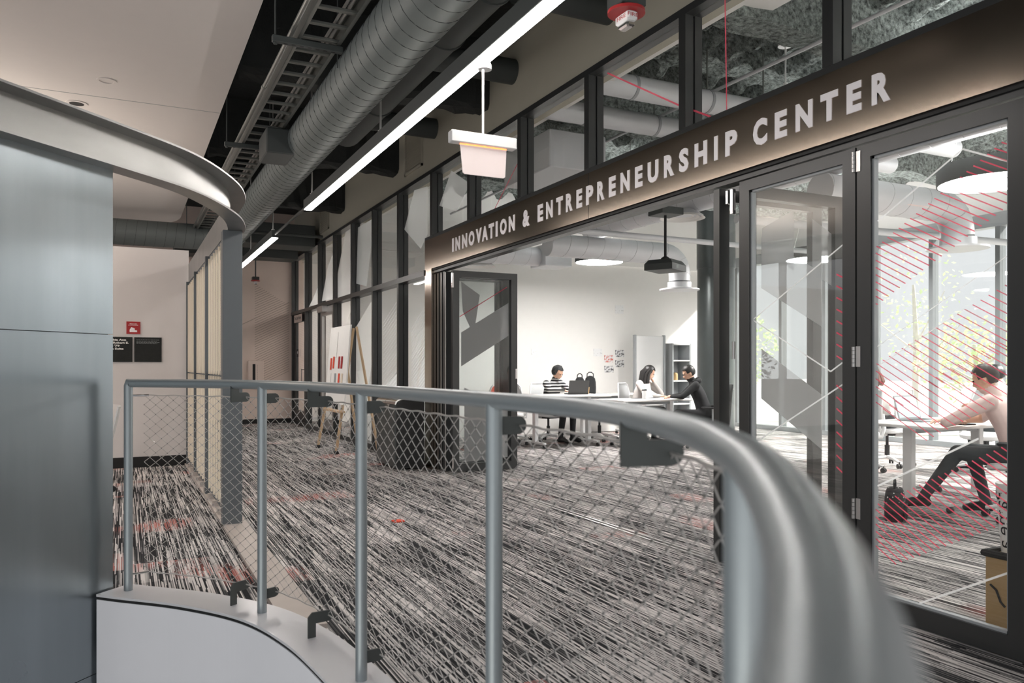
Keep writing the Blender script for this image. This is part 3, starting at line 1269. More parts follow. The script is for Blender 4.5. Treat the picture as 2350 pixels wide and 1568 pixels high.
for y in (1.6, 4.7, 7.4, 10.4):
    b = B()
    vs = []
    n = 40
    for i in range(n + 1):
        x = 3.5 + 8.0 * i / n
        j = lambda: random.uniform(-0.03, 0.03)
        for dy, z in ((-0.15, 4.5), (-0.14, 3.92), (0.14, 3.92), (0.15, 4.5)):
            vs.append((x, y + dy + j(), z + j()))
    fs = []
    for i in range(n):
        for q in range(3):
            fs.append((i * 4 + q, i * 4 + q + 1, i * 4 + 5 + q, i * 4 + 4 + q))
    b.add(vs, fs)
    struct('beam_deck', b, 'foam')
b = B()
b.box(3.48, 3.80, 0, 12.7, 3.72, 3.80)
struct('trim_6', b, 'white')

# window wall
w3 = thing('window_3', kind='structure', loc=(11.5, 6, 0))
b = B()
b.box(11.42, 11.6, -0.3, 12.75, 3.3, 3.5)
obj('head_rail', b, 'plastic_g', w3)
b = B()
b.box(11.42, 11.6, -0.3, 12.75, 0, 0.08)
obj('sill_rail', b, 'plastic_g', w3)
yw = [-0.3, 1.9, 4.0, 6.07, 7.13, 8.19, 9.25, 10.31, 11.37, 12.6]
for i, y in enumerate(yw):
    b = B()
    b.box(11.44, 11.58, y - 0.035, y + 0.035, 0.08, 3.3)
    obj('mullion', b, 'screenwall', w3)
    if i + 1 < len(yw):
        b = B()
        b.box(11.5, 11.506, y + 0.035, yw[i + 1] - 0.035, 0.08, 3.3)
        obj('pane', b, 'glass', w3)
b = B()
b.box(11.5, 11.7, -0.4, 12.9, 3.5, 4.7)
struct('wall_window_head', b, 'white')
b = B()
b.box(11.7, 60, -40, 60, -0.12, -0.02)
struct('ground', b, 'ground')
b = B()
b.lathe([(0.32, 0), (0.32, 2.95), (0.33, 2.95), (0.33, 4.4)], (9.28, 10.72, 0), 40)
struct('column_round', b, 'column', smooth=True)

# ------------------------------------------------------------ balcony guard: rail, posts, brackets, cable net
ZR = 1.160
RR = 0.0225
gr = thing('guard_rail', 'curved grey tubular guard rail with a steel cable net on the kerb', 'railing', (0.6, 3.9, 0.05))
b = B()
pts = [Vector((p.x, p.y, ZR)) for p in RAIL]
pts[0] = Vector((0.035, 4.665, ZR))
b.tube(pts, RR, 20)
obj('handrail', b, 'rail', gr, True)


def rail_at(x, y):
    best = min(range(len(RAIL)), key=lambda i: (RAIL[i].x - x) ** 2 + (RAIL[i].y - y) ** 2)
    d = RAIL[min(best + 1, len(RAIL) - 1)] - RAIL[max(best - 1, 0)]
    d = Vector((d.x, d.y)).normalized()
    return best, Vector((RAIL[best].x, RAIL[best].y)), d, Vector((-d.y, d.x))


posts = [(0.03, 4.675), (0.603, 3.97), (0.813, 2.945), (0.858, 1.87), (0.535, 0.575)]
pidx = []
for k, (x, y) in enumerate(posts):
    i, p, d, nrm = rail_at(x, y)
    pidx.append(i)
    b = B()
    if k == 0:
        b.tube([(p.x, p.y, 0.05), (p.x, p.y, ZR - 0.012), (p.x + d.x * 0.006, p.y + d.y * 0.006, ZR + 0.004), (p.x + d.x * 0.02, p.y + d.y * 0.02, ZR)], RR, 18)
    else:
        b.tube([(p.x, p.y, 0.05), (p.x, p.y, ZR - 0.008)], RR, 18)
    obj('post', b, 'rail', gr, True)
NO = 0.075     # the net stands this far outside the rail
ZT, ZB = 1.093, 0.135


def plate(p, d, nrm, pts_, th=0.008, name='bracket'):
    """flat plate square to the rail; pts_ in (outward, z)"""
    b = B()
    b.prism(pts_, (p.x - d.x * th / 2, p.y - d.y * th / 2, 0), (nrm.x, nrm.y, 0), (0, 0, 1), (d.x * th, d.y * th, 0))
    return obj(name, b, 'plate', gr)


def rnd(cx, cz, r, a0, a1, n=6):
    return [(cx + r * math.cos(math.radians(a0 + (a1 - a0) * i / n)), cz + r * math.sin(math.radians(a0 + (a1 - a0) * i / n))) for i in range(n + 1)]


for i in pidx:
    p = Vector((RAIL[i].x, RAIL[i].y))
    d = RAIL[min(i + 1, len(RAIL) - 1)] - RAIL[max(i - 1, 0)]
    d = Vector((d.x, d.y)).normalized()
    nrm = Vector((-d.y, d.x))
    if i == pidx[0]:
        continue
    for z in (ZT, ZB):
        plate(p, d, nrm, [(0.015, z - 0.024), (NO, z - 0.024)] + rnd(NO - 0.004, z, 0.024, -80, 80) + [(0.015, z + 0.024)], name='tab')
for (x, y) in ((0.49, 4.16), (0.735, 3.52), (0.80, 1.16)):
    i, p, d, nrm = rail_at(x, y)
    plate(p, d, nrm, [(-0.02, ZT - 0.024)] + [(NO, ZT - 0.024)] + rnd(NO, ZT, 0.024, -90, 90) + [(0.030, ZT + 0.024), (0.030, ZR), (-0.02, ZR)])
    plate(p, d, nrm, [(-0.02, 0.05), (0.016, 0.05), (0.016, ZB - 0.024)] + [(NO, ZB - 0.024)] + rnd(NO, ZB, 0.024, -90, 90) + [(0.0, ZB + 0.026), (-0.02, ZB + 0.006)])
NETL = offset2(RAIL, NO)
# arc length table of the net line
arc = [0.0]
for a_, b_ in zip(NETL[:-1], NETL[1:]):
    arc.append(arc[-1] + (b_ - a_).length)


def net_pt(s, z):
    s = max(0.0, min(s, arc[-1] - 1e-6))
    lo, hi = 0, len(arc) - 1
    while hi - lo > 1:
        m_ = (lo + hi) // 2
        if arc[m_] <= s: lo = m_
        else: hi = m_
    t = (s - arc[lo]) / (arc[lo + 1] - arc[lo])
    q = NETL[lo] * (1 - t) + NETL[lo + 1] * t
    return Vector((q.x, q.y, z))


sA = arc[pidx[0]] + 0.035
sE = arc[pidx[4]]
for z, nm in ((ZT, 'top_cable'), (ZB, 'bottom_cable')):
    b = B()
    m_ = 140
    b.tube([net_pt(sA + (sE - sA) * i / m_, z + (0.002 * math.sin(i * 1.3))) for i in range(m_ + 1)], 0.0033, 6)
    obj(nm, b, 'cable', gr, True)
p0 = RAIL[pidx[0]]
for z in (ZT, ZB):
    b = B()
    b.tube([(p0.x + 0.015, p0.y - 0.005, z), net_pt(sA + 0.03, z)], 0.006, 8)
    obj('turnbuckle', b, 'chrome', gr, True)
# diamond net: zigzag wires with a ferrule where two meet
HX, HZ = 0.0375, 0.0260
rows = int(round((ZT - ZB) / HZ))
HZ = (ZT - ZB) / rows
bounds = [sA, arc[pidx[1]], arc[pidx[2]], arc[pidx[3]], arc[pidx[4]]]
for a0, a1 in zip(bounds[:-1], bounds[1:]):
    cols = int(round((a1 - a0) / (2 * HX)))
    hx = (a1 - a0) / (2 * cols)
    b = B()
    for c in range(cols):
        for half in (0, 1):
            pl = []
            for r in range(rows + 1):
                # a wire meets its left neighbour on one row and its right neighbour on the next
                base = a0 + hx * (2 * c + 1)
                s_ = base + (hx if (r + half) % 2 else -hx) * (0.5 if False else 1.0) * 0.5 + (0.5 * hx if half else -0.5 * hx)
                tw = 0.0016 * (1 if (r + half) % 2 else -1)
                q = net_pt(s_ - tw, ZT - r * HZ + 0.0015)
                q2 = net_pt(s_ - tw, ZT - r * HZ - 0.0015)
                if r > 0: pl.append(q)
                else: pl.append(net_pt(s_, ZT))
                if 0 < r < rows: pl.append(q2)
            b.tube(pl, 0.00155, 4, caps=False)
    o = obj('cable_net', b, 'cable', gr, True, kind='stuff')
    b = B()
    for c in range(cols):
        for half in (0, 1):
            for r in range(1, rows):
                if (r + half) % 2 == 0:
                    s_ = a0 + hx * (2 * c + 1) - 0.5 * hx + (0.5 * hx if half else -0.5 * hx)
                    q = net_pt(s_, ZT - r * HZ)
                    b.box(q.x - .002, q.x + .002, q.y - .002, q.y + .002, q.z - .003, q.z + .003)
    obj('ferrules', b, 'plate', gr, kind='stuff')

# ------------------------------------------------------------ linear lights, exit sign, fire strobes


def linear_light(y0, y1, label, rods, x=1.69, z=2.85):
    t = thing('linear_light', label, 'light', (x, (y0 + y1) / 2, z), 0, 'suspended linear lights')
    b = B()
    b.cbox(x - 0.042, x + 0.042, y0, y1, z + 0.012, z + 0.105, 0.003)
    obj('housing', b, 'darkduct', t)
    b = B()
    b.cbox(x - 0.036, x + 0.036, y0 + 0.01, y1 - 0.01, z, z + 0.014, 0.003)
    obj('diffuser', b, 'lamp', t)
    b = B()
    b.box(x - 0.043, x + 0.043, y1 - 0.012, y1 + 0.004, z + 0.0, z + 0.108)
    obj('end_cap', b, 'darkduct', t)
    for y in rods:
        b = B()
        b.tube([(x, y, z + 0.10), (x, y, 4.62)], 0.008, 8)
        b.lathe([(0.02, 0), (0.02, 0.03)], (x, y, z + 0.105), 10)
        obj('rod', b, 'silver', t, True)
    return t


linear_light(2.95, 8.15, 'long glowing linear light hung beside the big spiral duct, above the lit exit sign', [3.1, 5.6, 7.95])
linear_light(10.1, 14.6, 'shorter glowing linear light farther down the corridor, past the bare conduit', [10.25, 12.2, 14.0])
b = B()
b.tube([(1.69, 8.15, 2.90), (1.69, 10.1, 2.90)], 0.014, 10)
tag(obj('conduit', b, 'darkduct', None, True, loc=(1.69, 9, 2.9)), 'bare dark conduit joining the two linear lights', 'conduit')

ex = thing('exit_sign', 'hanging exit sign with an orange-lit blank panel and white bar', 'exit sign', (1.68, 3.74, 2.4))
b = B()
b.cbox(-0.185, 0.185, -0.028, 0.028, 0.0, 0.058, 0.003)
bar = obj('housing', b, 'plastic_w', None)
bar.parent = ex
bar.location = (0, 0, 0)
b = B()
b.prism([(-0.13, 0.0), (-0.115, -0.150), (-0.105, -0.158), (0.118, -0.158), (0.128, -0.150), (0.135, 0.0)], (0, -0.003, 0.002), (1, 0, 0), (0, 0, 1), (0, 0.006, 0))
m_, t_, b_, o_ = nt('exit_panel')
b_.inputs['Base Color'].default_value = (0.80, 0.70, 0.68, 1)
b_.inputs['Emission Color'].default_value = (1.0, 0.86, 0.83, 1)
b_.inputs['Emission Strength'].default_value = 0.12
b_.inputs['Roughness'].default_value = 0.3
M['exitpanel'] = m_
pp = obj('panel', b, 'exitpanel', None)
pp.parent = ex
b = B()
for k in range(5):
    b.box(-0.10 + 0.05 * k, -0.085 + 0.05 * k, -0.008, 0.008, -0.004, 0.001)
b.box(-0.13, 0.135, -0.0045, 0.0045, -0.006, -0.001)
M['orange'] = emit('orange_led', (1.0, 0.30, 0.08, 1), 2.2)
pp = obj('led_strip', b, 'orange', None)
pp.parent = ex
b = B()
b.tube([(0.0, 0, 0.058), (0.0, 0, 0.40)], 0.0065, 10)
pp = obj('stem', b, 'plastic_w', None, True)
pp.parent = ex
b = B()
b.lathe([(0.036, 0.0), (0.036, 0.02), (0.03, 0.035), (0.006, 0.04)], (0.02, 0.02, 0.41), 18)
pp = obj('canopy', b, 'plastic_w', None, True)
pp.parent = ex
ex.rotation_euler = (0, 0, math.radians(0))


def strobe(x, y, z, label, topz=4.6, face=-1):
    t = thing('fire_strobe', label, 'fire alarm', (x, y, z), 0, 'ceiling fire strobes')
    b = B()
    b.lathe([(0.086, 0), (0.086, 0.014), (0.07, 0.022), (0.0, 0.022)], (x, y, z), 30)
    obj('base_plate', b, 'red', t, True)
    b = B()
    b.cbox(x - 0.028, x + 0.028, y - 0.055, y + 0.055, z - 0.045, z - 0.001, 0.008)
    obj('strobe_body', b, 'plastic_w', t)
    b = B()
    b.cbox(x - 0.022, x + 0.022, y - 0.04, y + 0.04, z - 0.068, z - 0.044, 0.010)
    obj('lens', b, 'chrome', t)
    b = B()
    text_on(b, 'FIRE', (x - 0.0285, y + 0.035, z - 0.03), (0, -1, 0), (0, 0, 1), 0.07, 0.018, 0.01)
    obj('fire_text', b, 'red', t)
    b = B()
    text_on(b, 'FIRE', (x - 0.030, y - 0.0555, z - 0.03), (1, 0, 0), (0, 0, 1), 0.056, 0.016, 0.01)
    obj('fire_text', b, 'red', t)
    b = B()
    b.cbox(x - 0.065, x + 0.065, y - 0.065, y + 0.065, z + 0.022, z + 0.085)
    obj('back_box', b, 'darkduct', t)
    b = B()
    b.tube([(x, y, z + 0.085), (x, y, topz)], 0.012, 8)
    obj('stem', b, 'darkduct', t, True)


strobe(2.07, 3.0, 2.87, 'red round fire strobe hanging by the beige wall above the clerestory')
strobe(2.35, 16.3, 2.95, 'small fire strobe hanging on a stem before the far patterned wall')

# ------------------------------------------------------------ ducts


def spiral_duct(name, label, path, r, mats, pitch, group=None, ribs=True, n=28, cat='duct'):
    t = thing(name, label, cat, tuple(path[0]), 0, group)
    b = B()
    b.tube(path, r, n)
    obj('shell', b, mats[0], t, True)
    if ribs:
        # one helical seam following the path
        P = [Vector(p) for p in path]
        L = [0]
        for a_, b_ in zip(P[:-1], P[1:]): L.append(L[-1] + (b_ - a_).length)
        tot = L[-1]
        steps = int(tot / pitch * 20)
        pts = []
        lo = 0
        up0 = None
        for i in range(steps + 1):
            s = tot * i / steps
            while lo < len(L) - 2 and L[lo + 1] < s: lo += 1
            tt = (s - L[lo]) / max(1e-6, L[lo + 1] - L[lo])
            q = P[lo].lerp(P[lo + 1], tt)
            d = (P[lo + 1] - P[lo]).normalized()
            up = Vector((0, 0, 1)) if abs(d.z) < 0.95 else Vector((0, 1, 0))
            a = d.cross(up).normalized()
            c = a.cross(d)
            w = 2 * PI * s / pitch
            pts.append(q + (a * math.cos(w) + c * math.sin(w)) * (r + 0.0008))
        b = B()
        b.tube(pts, 0.0026, 3, caps=False)
        obj('seam', b, mats[1], t, kind=None)
    return t


def hangers(t, pts, r, top, m='darkduct'):
    for x, y, z in pts:
        for sx in (-1, 1):
            b = B()
            b.tube([(x + sx * (r + 0.004), y, z), (x + sx * (r + 0.004), y, top)], 0.004, 5)
            obj('hanger_wire', b, m, t)


XD, ZD, RD = 1.47, 3.24, 0.192
path = [(XD, 0.5 + 0.5 * i, ZD) for i in range(25)]
path += [(XD - 0.45 + 0.45 * math.cos(a), 12.5 + 0.45 * math.sin(a), ZD) for a in [PI / 2 * k / 8 for k in range(1, 9)]]
path += [(x, 12.95, ZD) for x in (0.4, -0.5, -2, -4)]
t = spiral_duct('spiral_duct', 'big grey spiral duct running down the corridor beside the cable tray', path, RD, ('duct', 'seam'), 0.135)
hangers(t, [(XD, y, ZD) for y in (2.5, 5.2, 7.9, 10.6)], RD, 4.62)
b = B()
b.cbox(1.10, 1.34, 7.0, 7.42, 3.10, 3.32, 0.01)
obj('tap_box', b, 'darkduct', t)
t = thing('dark_duct', 'dark painted round duct high behind the linear light', 'duct', (2.35, 5, 4.05))
b = B()
b.tube([(2.35, 0.5, 4.05), (2.35, 9.2, 4.05)], 0.20, 24)
obj('shell', b, 'darkduct', t, True)
for y in (2.2, 3.9, 5.1, 6.0, 7.9):
    b = B()
    b.lathe([(0.212, 0), (0.212, 0.04)], (2.35, y, 4.05), 24, axis='y')
    obj('joint_band', b, 'darkduct', t, True)
hangers(t, [(2.35, y, 4.05) for y in (3.0, 5.6, 8.2)], 0.20, 4.62)
for k, (y, z, r) in enumerate(((5.15, 4.05, 0.13), (6.85, 4.12, 0.12), (9.0, 4.15, 0.12))):
    b = B()
    b.tube([(2.58, y, z), (3.42, y, z)], r, 20)
    tag(obj('duct_stub', b, 'darkduct', None, True, loc=(2.7, y, z)), ['dark round duct stub entering the beige wall nearest the exit sign', 'dark round duct stub into the beige wall above the first beam', 'dark round duct stub into the beige wall beyond the louvre'][k], 'duct', 'duct stubs through the beige wall')
b = B()
b.cbox(1.3, 3.3, 15.2, 15.9, 3.55, 3.95, 0.01)
tag(obj('box_duct', b, 'darkduct', None, loc=(2.4, 15.5, 3.7)), 'dark rectangular duct crossing the far end of the corridor', 'duct')
b = B()
b.tube([(0.9, 14.6, 3.65), (3.3, 14.6, 3.65)], 0.03, 8)
tag(obj('pipe', b, 'darkduct', None, True, loc=(2, 14.6, 3.65)), 'thin dark pipe crossing before the far box duct', 'pipe')

# cable tray
ct = thing('cable_tray', 'galvanised ladder cable tray beside the big spiral duct', 'cable tray', (1.12, 5, 3.33))
XL, XR, ZT_ = 0.985, 1.255, 3.33
for x in (XL, XR):
    b = B()
    s_ = 1 if x == XL else -1
    b.box(x - 0.002, x + 0.002, 1.0, 13.2, ZT_, ZT_ + 0.10)
    b.box(x, x + s_ * 0.022, 1.0, 13.2, ZT_, ZT_ + 0.003)
    b.box(x, x + s_ * 0.022, 1.0, 13.2, ZT_ + 0.097, ZT_ + 0.10)
    obj('side_rail', b, 'galv', ct)
y = 1.15
first = None
while y < 13.1:
    if first is None:
        b = B()
        b.cbox(XL + 0.004, XR - 0.004, y - 0.017, y + 0.017, ZT_ + 0.012, ZT_ + 0.034)
        first = obj('rung', b, 'galv', ct)
        yf = y
    else:
        copy_part(first, ct, (0, y - yf, 0))
    y += 0.23
for y in (2.47, 5.07, 7.67, 10.27, 12.87):
    b = B()
    b.cbox(0.83, 1.275, y - 0.021, y + 0.021, ZT_ - 0.045, ZT_ - 0.003)
    o = obj('strut', b, 'darkduct', ct)
    b = B()
    for k in range(7):
        b.box(0.90 + 0.05 * k, 0.925 + 0.05 * k, y - 0.007, y + 0.007, ZT_ - 0.0462, ZT_ - 0.0452)
    obj('slot', b, 'deepblack', o)
    b = B()
    b.tube([(0.85, y, ZT_ - 0.06), (0.85, y, 4.62)], 0.006, 6)
    b.lathe([(0.013, 0), (0.013, 0.012)], (0.85, y, ZT_ - 0.058), 6)
    obj('hanger_rod', b, 'darkduct', ct)
b = B()
b.tube([(0.945, 1.0, 3.355), (0.945, 13.2, 3.355)], 0.016, 12)
for y in (3.05, 6.1, 9.15):
    b.lathe([(0.020, 0), (0.020, 0.05)], (0.945, y, 3.355), 12, axis='y')
tag(obj('conduit', b, 'galv', None, True, loc=(0.945, 5, 3.355)), 'shiny galvanised conduit strapped along the left side of the cable tray', 'conduit')
b = B()
b.tube([(1.20, 1.0, 3.385), (1.20, 13.0, 3.385)], 0.012, 8)
b.tube([(1.17, 1.0, 3.383), (1.175, 13.0, 3.383)], 0.010, 8)
tag(obj('cable_bundle', b, 'silver', None, True, loc=(1.19, 5, 3.38)), 'pale cables lying in the galvanised ladder tray', 'cable')

# louvres in the beige wall
for k, (ya, yb, za, zb) in enumerate(((10.1, 9.42, 3.80, 4.38), (15.2, 14.5, 3.80, 4.30))):
    t = thing('wall_louvre', ['beige louvre grille high in the wall behind the linear light', 'farther beige louvre grille high in the wall near the far end'][k], 'vent', (3.39, (ya + yb) / 2, (za + zb) / 2), 0, 'wall louvres')
    b = B()
    for a, c, e0, e1 in ((yb, yb + .03, za, zb), (ya - .03, ya, za, zb), (yb, ya, za, za + .03), (yb, ya, zb - .03, zb)):
        b.box(3.375, 3.40, a, c, e0, e1)
    obj('frame', b, 'beige', t)
    z = za + 0.045
    first = None
    while z < zb - 0.04:
        if first is None:
            b = B()
            b.prism([(3.376, z), (3.398, z + 0.022), (3.398, z + 0.027), (3.376, z + 0.005)], (0, yb + 0.03, 0), (1, 0, 0), (0, 0, 1), (0, ya - yb - 0.06, 0))
            first = obj('louvre_slat', b, 'beige', t)
            z00 = z
        else:
            copy_part(first, t, (0, 0, z - z00))
        z += 0.036

# ------------------------------------------------------------ ceiling things of the open room
DA = [(6.2, 0.3 + 0.6 * i, 3.32) for i in range(17)]
t = spiral_duct('spiral_duct', 'white spiral duct running the length of the open room behind the glass', DA, 0.20, ('wduct', 'wseam'), 0.30)
hangers(t, [(6.2, y, 3.32) for y in (2.2, 5.0, 8.6)], 0.2, 4.5, 'galv')


def elbow_duct(label, x0, x1, y, z, r, drop):
    p = [(x0 + (x1 - 0.3 - x0) * i / 8, y, z) for i in range(9)]
    p += [(x1 - 0.3 + 0.3 * math.sin(a), y, z - 0.3 + 0.3 * math.cos(a)) for a in [PI / 2 * k / 6 for k in range(1, 7)]]
    p += [(x1, y, z - 0.3 - drop)]
    t = spiral_duct('elbow_duct', label, p, r, ('wduct', 'wseam'), 0.28, 'branch ducts of the open room')
    b = B()
    b.lathe([(r + 0.02, 0), (r + 0.02, 0.10), (r * 0.8, 0.10)], (x1, y, z - 0.42 - drop), 24)
    b.lathe([(r + 0.14, -0.02), (r + 0.14, 0), (r + 0.02, 0.02)], (x1, y, z - 0.42 - drop), 28)
    obj('outlet', b, 'wduct', t, True)
    return t


elbow_duct('white branch duct with an elbow turning down behind the projector', 5.3, 7.6, 9.6, 2.95, 0.16, 0.10)
elbow_duct('white branch duct with an elbow turning down behind the red-hatched pane', 6.0, 8.05, 5.45, 2.95, 0.165, 0.0)
t = spiral_duct('spiral_duct', 'short white spiral duct ending in a white box by the far wall', [(4.4 + 0.2 * i, 11.2, 3.02) for i in range(9)], 0.15, ('wduct', 'wseam'), 0.28)
b = B()
b.cbox(6.0, 6.5, 10.95, 11.45, 2.86, 3.2, 0.01)
obj('damper_box', b, 'wduct', t)
b = B()
b.cbox(6.5, 6.56, 11.1, 11.3, 2.9, 3.1, 0.01)
obj('actuator', b, 'galv', t)
for k, (y, x1) in enumerate(((5.80, 8.5), (6.62, 8.5))):
    t = thing('round_duct', ['grey round duct crossing behind the clerestory, nearer of two', 'grey round duct crossing behind the clerestory, farther of two'][k], 'duct', (5, y, 3.74), 0, 'ducts behind the clerestory')
    b = B()
    b.tube([(3.6, y, 3.74), (x1, y, 3.74)], 0.105, 22)
    obj('shell', b, 'wduct', t, True)
    for x in (4.05, 4.9, 5.6, 7.0):
        b = B()
        b.lathe([(0.110, 0), (0.110, 0.03)], (x, y, 3.74), 22, axis='x')
        obj('joint_band', b, 'wseam', t, True)
        b = B()
        b.tube([(x + 0.015, y, 3.84), (x + 0.015, y, 4.4)], 0.008, 6)
        obj('hanger_rod', b, 'galv', t)
for k, (p0, p1, r, lb) in enumerate((((5.05, 1.0, 3.88), (5.05, 12.6, 3.88), 0.016, 'pale conduit running under the foam deck behind the clerestory'),
                                     ((7.4, 1.0, 3.80), (7.4, 12.6, 3.80), 0.018, 'pale conduit deeper under the foam deck of the open room'),
                                     ((4.9, 8.2, 2.90), (9.5, 8.2, 2.90), 0.036, 'white pipe crossing in front of the round column'),
                                     ((6.0, 6.6, 2.86), (11.4, 6.6, 2.95), 0.045, 'white pipe crossing toward the tall windows'))):
    b = B()
    b.tube([p0, p1], r, 12)
    tag(obj('pipe', b, 'wduct', None, True, loc=p0), lb, 'pipe')
b = B()
b.cbox(3.86, 4.5, 2.4, 4.75, 4.0, 4.06, 0.01)
tag(obj('ceiling_baffle', b, 'white', None, loc=(4.2, 3.5, 4.0)), 'white acoustic board hung under the foam deck above the sign', 'ceiling board')
t = thing('air_box', 'pale sheet metal air box behind the clerestory near the exit sign', 'air box', (4.35, 7.75, 3.35))
b = B()
b.cbox(4.0, 4.7, 7.2, 8.3, 3.35, 3.75, 0.01)
obj('casing', b, 'wduct', t)
for x in (4.05, 4.65):
    for y in (7.3, 8.2):
        b = B()
        b.tube([(x, y, 3.75), (x, y, 4.5)], 0.006, 6)
        obj('hanger_rod', b, 'galv', t)
for k, x in enumerate((4.7, 5.9)):
    t = thing('room_linear_light', ['thin linear light in the room behind the far panes, nearer the glass', 'thin linear light in the room behind the far panes, deeper in'][k], 'light', (x, 15.3, 2.95), 0, 'linear lights behind the far panes')
    b = B()
    b.cbox(x - 0.04, x + 0.04, 13.4, 17.4, 2.96, 3.03, 0.003)
    obj('housing', b, 'plastic_w', t)
    b = B()
    b.box(x - 0.035, x + 0.035, 13.42, 17.38, 2.95, 2.96)
    obj('diffuser', b, 'lamp', t)
    for y in (13.8, 17.0):
        b = B()
        b.tube([(x, y, 3.03), (x, y, 3.9)], 0.004, 6)
        obj('suspension_wire', b, 'galv', t)


def diffuser(x, y, z, r, lb, top):
    t = thing('air_diffuser', lb, 'vent', (x, y, z), 0, 'round air diffusers')
    for k in range(4):
        ro = r * (1 - 0.24 * k)
        b = B()
        b.lathe([(ro, 0.0), (ro - 0.015, 0.012), (ro - r * 0.15, 0.03), (ro - r * 0.15, 0.022), (ro - 0.02, 0.002), (ro, 0.0)], (x, y, z + 0.012 * k), 32, caps=False)
        obj('ring', b, 'white', t, True)
    b = B()
    b.lathe([(r * 0.92, 0.03), (r * 0.5, 0.10), (r * 0.45, top - z)], (x, y, z), 28)
    obj('neck', b, 'wduct', t, True)


diffuser(6.02, 7.55, 3.03, 0.27, 'round white air diffuser under the long white duct by the sign', 3.125)
diffuser(5.15, 11.6, 2.86, 0.26, 'round white air diffuser half hidden over the folded left leaf', 3.0)


def pendant(x, y, z, r, lb, lamp='pendant'):
    t = thing('pendant_light', lb, 'light', (x, y, z), 0, 'round pendant lights')
    b = B()
    b.lathe([(r - 0.012, 0.0), (r, 0.0), (r, 0.16), (0.03, 0.16), (0.03, 0.13), (r - 0.012, 0.13), (r - 0.012, 0.0)], (x, y, z), 44, caps=False)
    obj('drum', b, 'darkduct', t, True)
    b = B()
    b.lathe([(r - 0.015, 0.012), (r - 0.015, 0.02)], (x, y, z), 40)
    obj('diffuser', b, lamp, t)
    b = B()
    b.lathe([(r - 0.05, 0.162), (r - 0.05, 0.166)], (x, y, z), 40)
    obj('added_top_glow', b, 'addedtop', t)  # glowing top disc, added to throw light on the deck
    for k in range(3):
        a = 2 * PI * k / 3
        b = B()
        b.tube([(x + r * .8 * math.cos(a), y + r * .8 * math.sin(a), z + 0.1), (x, y, 4.4)], 0.0025, 4)
        obj('suspension_wire', b, 'galv', t)


pendant(6.6, 10.3, 2.86, 0.375, 'round drum pendant light hanging before the white far wall')
pendant(6.85, 4.3, 2.86, 0.45, 'large round drum pendant light behind the red-hatched pane', 'pendantdim')
pendant(9.4, 8.6, 2.86, 0.45, 'added round drum pendant light brightening the room near the round column')  # pendants from here on are added to brighten the room
pendant(9.6, 4.6, 2.86, 0.45, 'added out-of-view round drum pendant light near the tall windows')
pendant(4.9, 0.6, 2.86, 0.45, 'added out-of-view round drum pendant light nearest the corridor, beyond the nearest leaf', 'pendantdim')
pendant(8.6, 1.4, 2.86, 0.45, 'added out-of-view round drum pendant light in the near corner of the open room', 'pendantdim')
t = thing('projector', 'dark grey projector hanging on a pole in the open room', 'projector', (5.6, 7.3, 2.4))
b = B()
c_, s_ = math.cos(0.5), math.sin(0.5)
P_ = lambda a, d: (5.56 + a * c_ - d * s_, 7.28 + a * s_ + d * c_)
vs = []
for z, k in ((2.34, 1.0), (2.41, 1.0), (2.46, 0.8)):
    vs += [(*P_(a * k, d * k), z) for a, d in ((-0.2, -0.17), (0.2, -0.17), (0.2, 0.17), (-0.2, 0.17))]
b.add(vs, [(3, 2, 1, 0), (8, 9, 10, 11)] + [(r * 4 + i, r * 4 + (i + 1) % 4, r * 4 + 4 + (i + 1) % 4, r * 4 + 4 + i) for r in (0, 1) for i in range(4)])
obj('body', b, 'darkduct', t)
b = B()
q = P_(-0.08, -0.172)
b.tube([(q[0], q[1], 2.375), (q[0] + 0.01 * s_, q[1] - 0.02, 2.375)], 0.025, 14)
obj('lens', b, 'glass', t, True)
b = B()
b.tube([(5.56, 7.28, 2.46), (5.56, 7.28, 4.5)], 0.016, 10)
b.lathe([(0.05, 0), (0.05, 0.03), (0.02, 0.05)], (5.56, 7.28, 2.46), 14)
obj('pole', b, 'deepblack', t, True)
b = B()
b.cbox(5.42, 5.72, 7.15, 7.42, 2.98, 3.06)
obj('mount_box', b, 'darkduct', t)
t = thing('ceiling_sensor', 'white disc sensor on a thin stem under the foam deck', 'sensor', (5.5, 5.4, 4.2))
b = B()
b.lathe([(0.068, 0), (0.068, 0.015), (0.03, 0.03)], (5.5, 5.4, 4.22), 24)
obj('disc', b, 'plastic_w', t, True)
b = B()
b.tube([(5.5, 5.4, 4.22), (5.5, 5.4, 3.45)], 0.008, 8)
b.lathe([(0.02, 0), (0.02, 0.03)], (5.5, 5.4, 3.85), 10)
obj('stem', b, 'plastic_w', t, True)

# ------------------------------------------------------------ furniture


def rot2(x, y, a):
    return (x * math.cos(a) - y * math.sin(a), x * math.sin(a) + y * math.cos(a))


